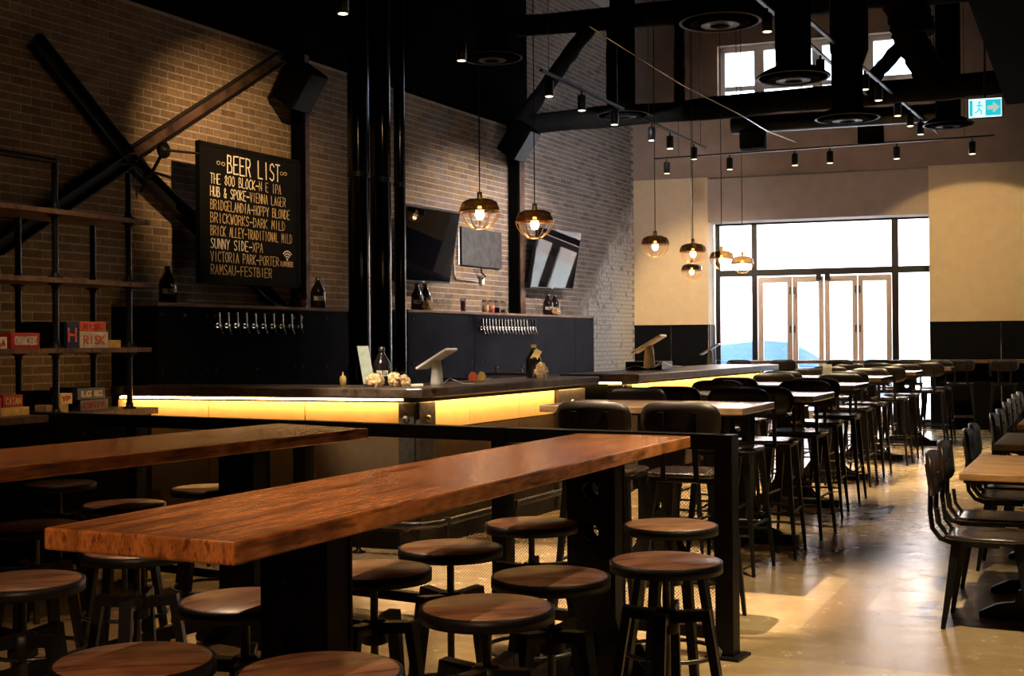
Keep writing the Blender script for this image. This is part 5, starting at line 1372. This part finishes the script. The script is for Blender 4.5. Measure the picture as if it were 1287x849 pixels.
# white conduit sloping across
r = root('ceiling_cable', tuple(PD(741, 33, 12)), 0, 'thin silvery cable sloping down from the truss to the far track', 'cable')
b = MB(); b.tube([PD(741, 33, 13.5), PD(800, 71, 14), PD(858, 107, 14.6), PD(925, 141, 15.3), PD(965, 165, 15.8), PD(1000, 178, 16.3)], 0.008, 6); b.build('strand', CHROME, r)
# exit sign
p = PD(1238, 136, 11.6); r = root('exit_sign', tuple(p), ang(FD), 'small lit green-blue emergency exit sign with running figure and right arrow', 'sign')
w, h = 0.29, 0.175; ax, an, az_ = FD, FN, UP
b = MB(); b.box(p, (w + 0.02, 0.05, h + 0.02), (ax, an, az_)); b.build('housing', BLACK, r, bevel=0.003)
b = MB(); b.box(p + an * 0.026, (w, 0.004, h), (ax, an, az_)); b.build('white_border', SIGNW, r)
b = MB(); b.box(p + an * 0.029 + ax * w * 0.24, (w * 0.46, 0.003, h * 0.84), (ax, an, az_)); b.build('teal_panel', CYAN, r); b = MB(); b.box(p + an * 0.029 - ax * w * 0.42, (w * 0.09, 0.003, h * 0.84), (ax, an, az_)); b.build('teal_edge_band', CYAN, r)
o_ = p + an * 0.0325
b = MB(); b.sheet(o_ + ax * w * 0.24, ax, az_, [(-0.05, -0.018), (0.0, -0.018), (0.0, -0.05), (0.055, 0.0), (0.0, 0.05), (0.0, 0.018), (-0.05, 0.018)], 0.002); b.build('arrow', SIGNT, r)
b = MB(); g_ = o_ - ax * w * 0.17
b.lathe(g_ + az_ * 0.05, [(0.012, 0), (0.012, 0.002)], 10, axis=tuple(an))
for (x0, z0, x1, z1) in ((0.0, 0.035, -0.005, -0.01), (-0.005, -0.01, 0.02, -0.03), (0.02, -0.03, 0.012, -0.06), (-0.005, -0.01, -0.02, -0.035), (-0.02, -0.035, -0.045, -0.04), (0, 0.03, 0.028, 0.015), (0, 0.03, -0.028, 0.02)):
    b.beam(g_ + ax * x0 + az_ * z0, g_ + ax * x1 + az_ * z1, 0.012, 0.002, side=(ax * (z1 - z0) - az_ * (x1 - x0)))
b.build('running_figure', CYAN, r)
b = MB(); b.tube([p + UP * 0.09, Vector((p.x, p.y, 7.9))], 0.01, 6); b.build('hanger', BLACK, r)
# ================================================================== LAMP LIGHT
# the track spots themselves
def sp(loc, tgt, en, col=SOFT, a=50, size=0.03, blend=0.5): return light('SPOT', tuple(loc), en, col, target=tuple(tgt), angle=a, size=size, blend=blend, name='spot_light')
sp(sa_[0], FW(t_of(sa_[0]) + 0.2, 1.6, 0), 680, (1, 0.74, 0.42), 60, blend=0.6)
sp(sa_[5], FW(t_of(sa_[5]) + 0.1, 1.7, 0), 480, (1, 0.70, 0.32), 60, blend=0.15)
sp(sa_[2], FW(t_of(sa_[2]), 3.6, 0), 160, (1, 0.74, 0.6), 90)
for c_, e_ in zip(sb1, (6, 12, 640)): sp(c_, W(1.6, 3.7, 0), e_, (1, 0.92, 0.93), 60, blend=1.0)
for c_ in sc1: sp(c_, W(max(0.6, s_of(c_)), 2.0, 0), 300, (1, 0.82, 0.70), 80)
for c_ in sd1 + se1: sp(c_, (c_.x + 0.1, c_.y - 0.3, 0), 500, (1, 0.76, 0.42), 62)
sp(PD(431, 19, 9.5) - UP * 0.03, W(s_of(onwall(285, 260)), 3.0, 0), 420, (1, 0.62, 0.28), 58, blend=1.0)
sp(PD(580, 78, 11.0) - UP * 0.03, W(s_of(onwall(590, 350)), 1.9, 0), 35, (1, 0.72, 0.48), 70, blend=1.0)
# unseen spots added without fittings, over the tables, aisle, bar and shelves
sp((-1.7, 4.9, 4.2), (0.1, 3.9, 0.7), 480, (1, 0.66, 0.40), 46, size=0.008)
sp((1.4, 3.4, 4.2), (0.4, 4.0, 0.9), 170, (1, 0.70, 0.40), 50)
sp((-2.4, 5.4, 4.2), (-1.3, 5.4, 1.0), 170, (1, 0.62, 0.34), 55)
sp((1.9, 5.2, 4.3), (1.9, 5.6, 0), 950, (1, 0.78, 0.42), 62)
sp((0.2, 6.6, 4.2), (0.5, 7.2, 0), 2200, (1, 0.74, 0.48), 42)
sp((-0.8, 7.95, 4.3), (-0.7, 8.75, 1.1), 420, (1, 0.82, 0.62), 46, blend=0.8)  # added to brighten the bar corner
sp((3.4, 7.6, 4.3), (3.1, 7.6, 0), 900, (1, 0.78, 0.44), 62)
sp((-0.6, -0.4, 3.6), (-1.0, 2.6, 0.95), 480, (1, 0.56, 0.28), 30)  # added behind the camera to light the near table end
sp((-1.5, 6.0, 3.9), (-0.95, 8.45, 1.25), 1300, (1, 0.86, 0.70), 15, blend=0.8)  # narrow added beam brightening the menu card and its neighbours
sp((-0.2, 6.9, 3.9), (0.2, 10.2, 1.2), 700, (1, 0.86, 0.70), 12, blend=0.8)  # narrow added beam for the tagged growler
sp((-1.9, 6.4, 4.0), (-3.05, 8.4, 1.15), 170, (1, 0.70, 0.42), 32, blend=1.0)  # added to brighten the game boxes on the shelves
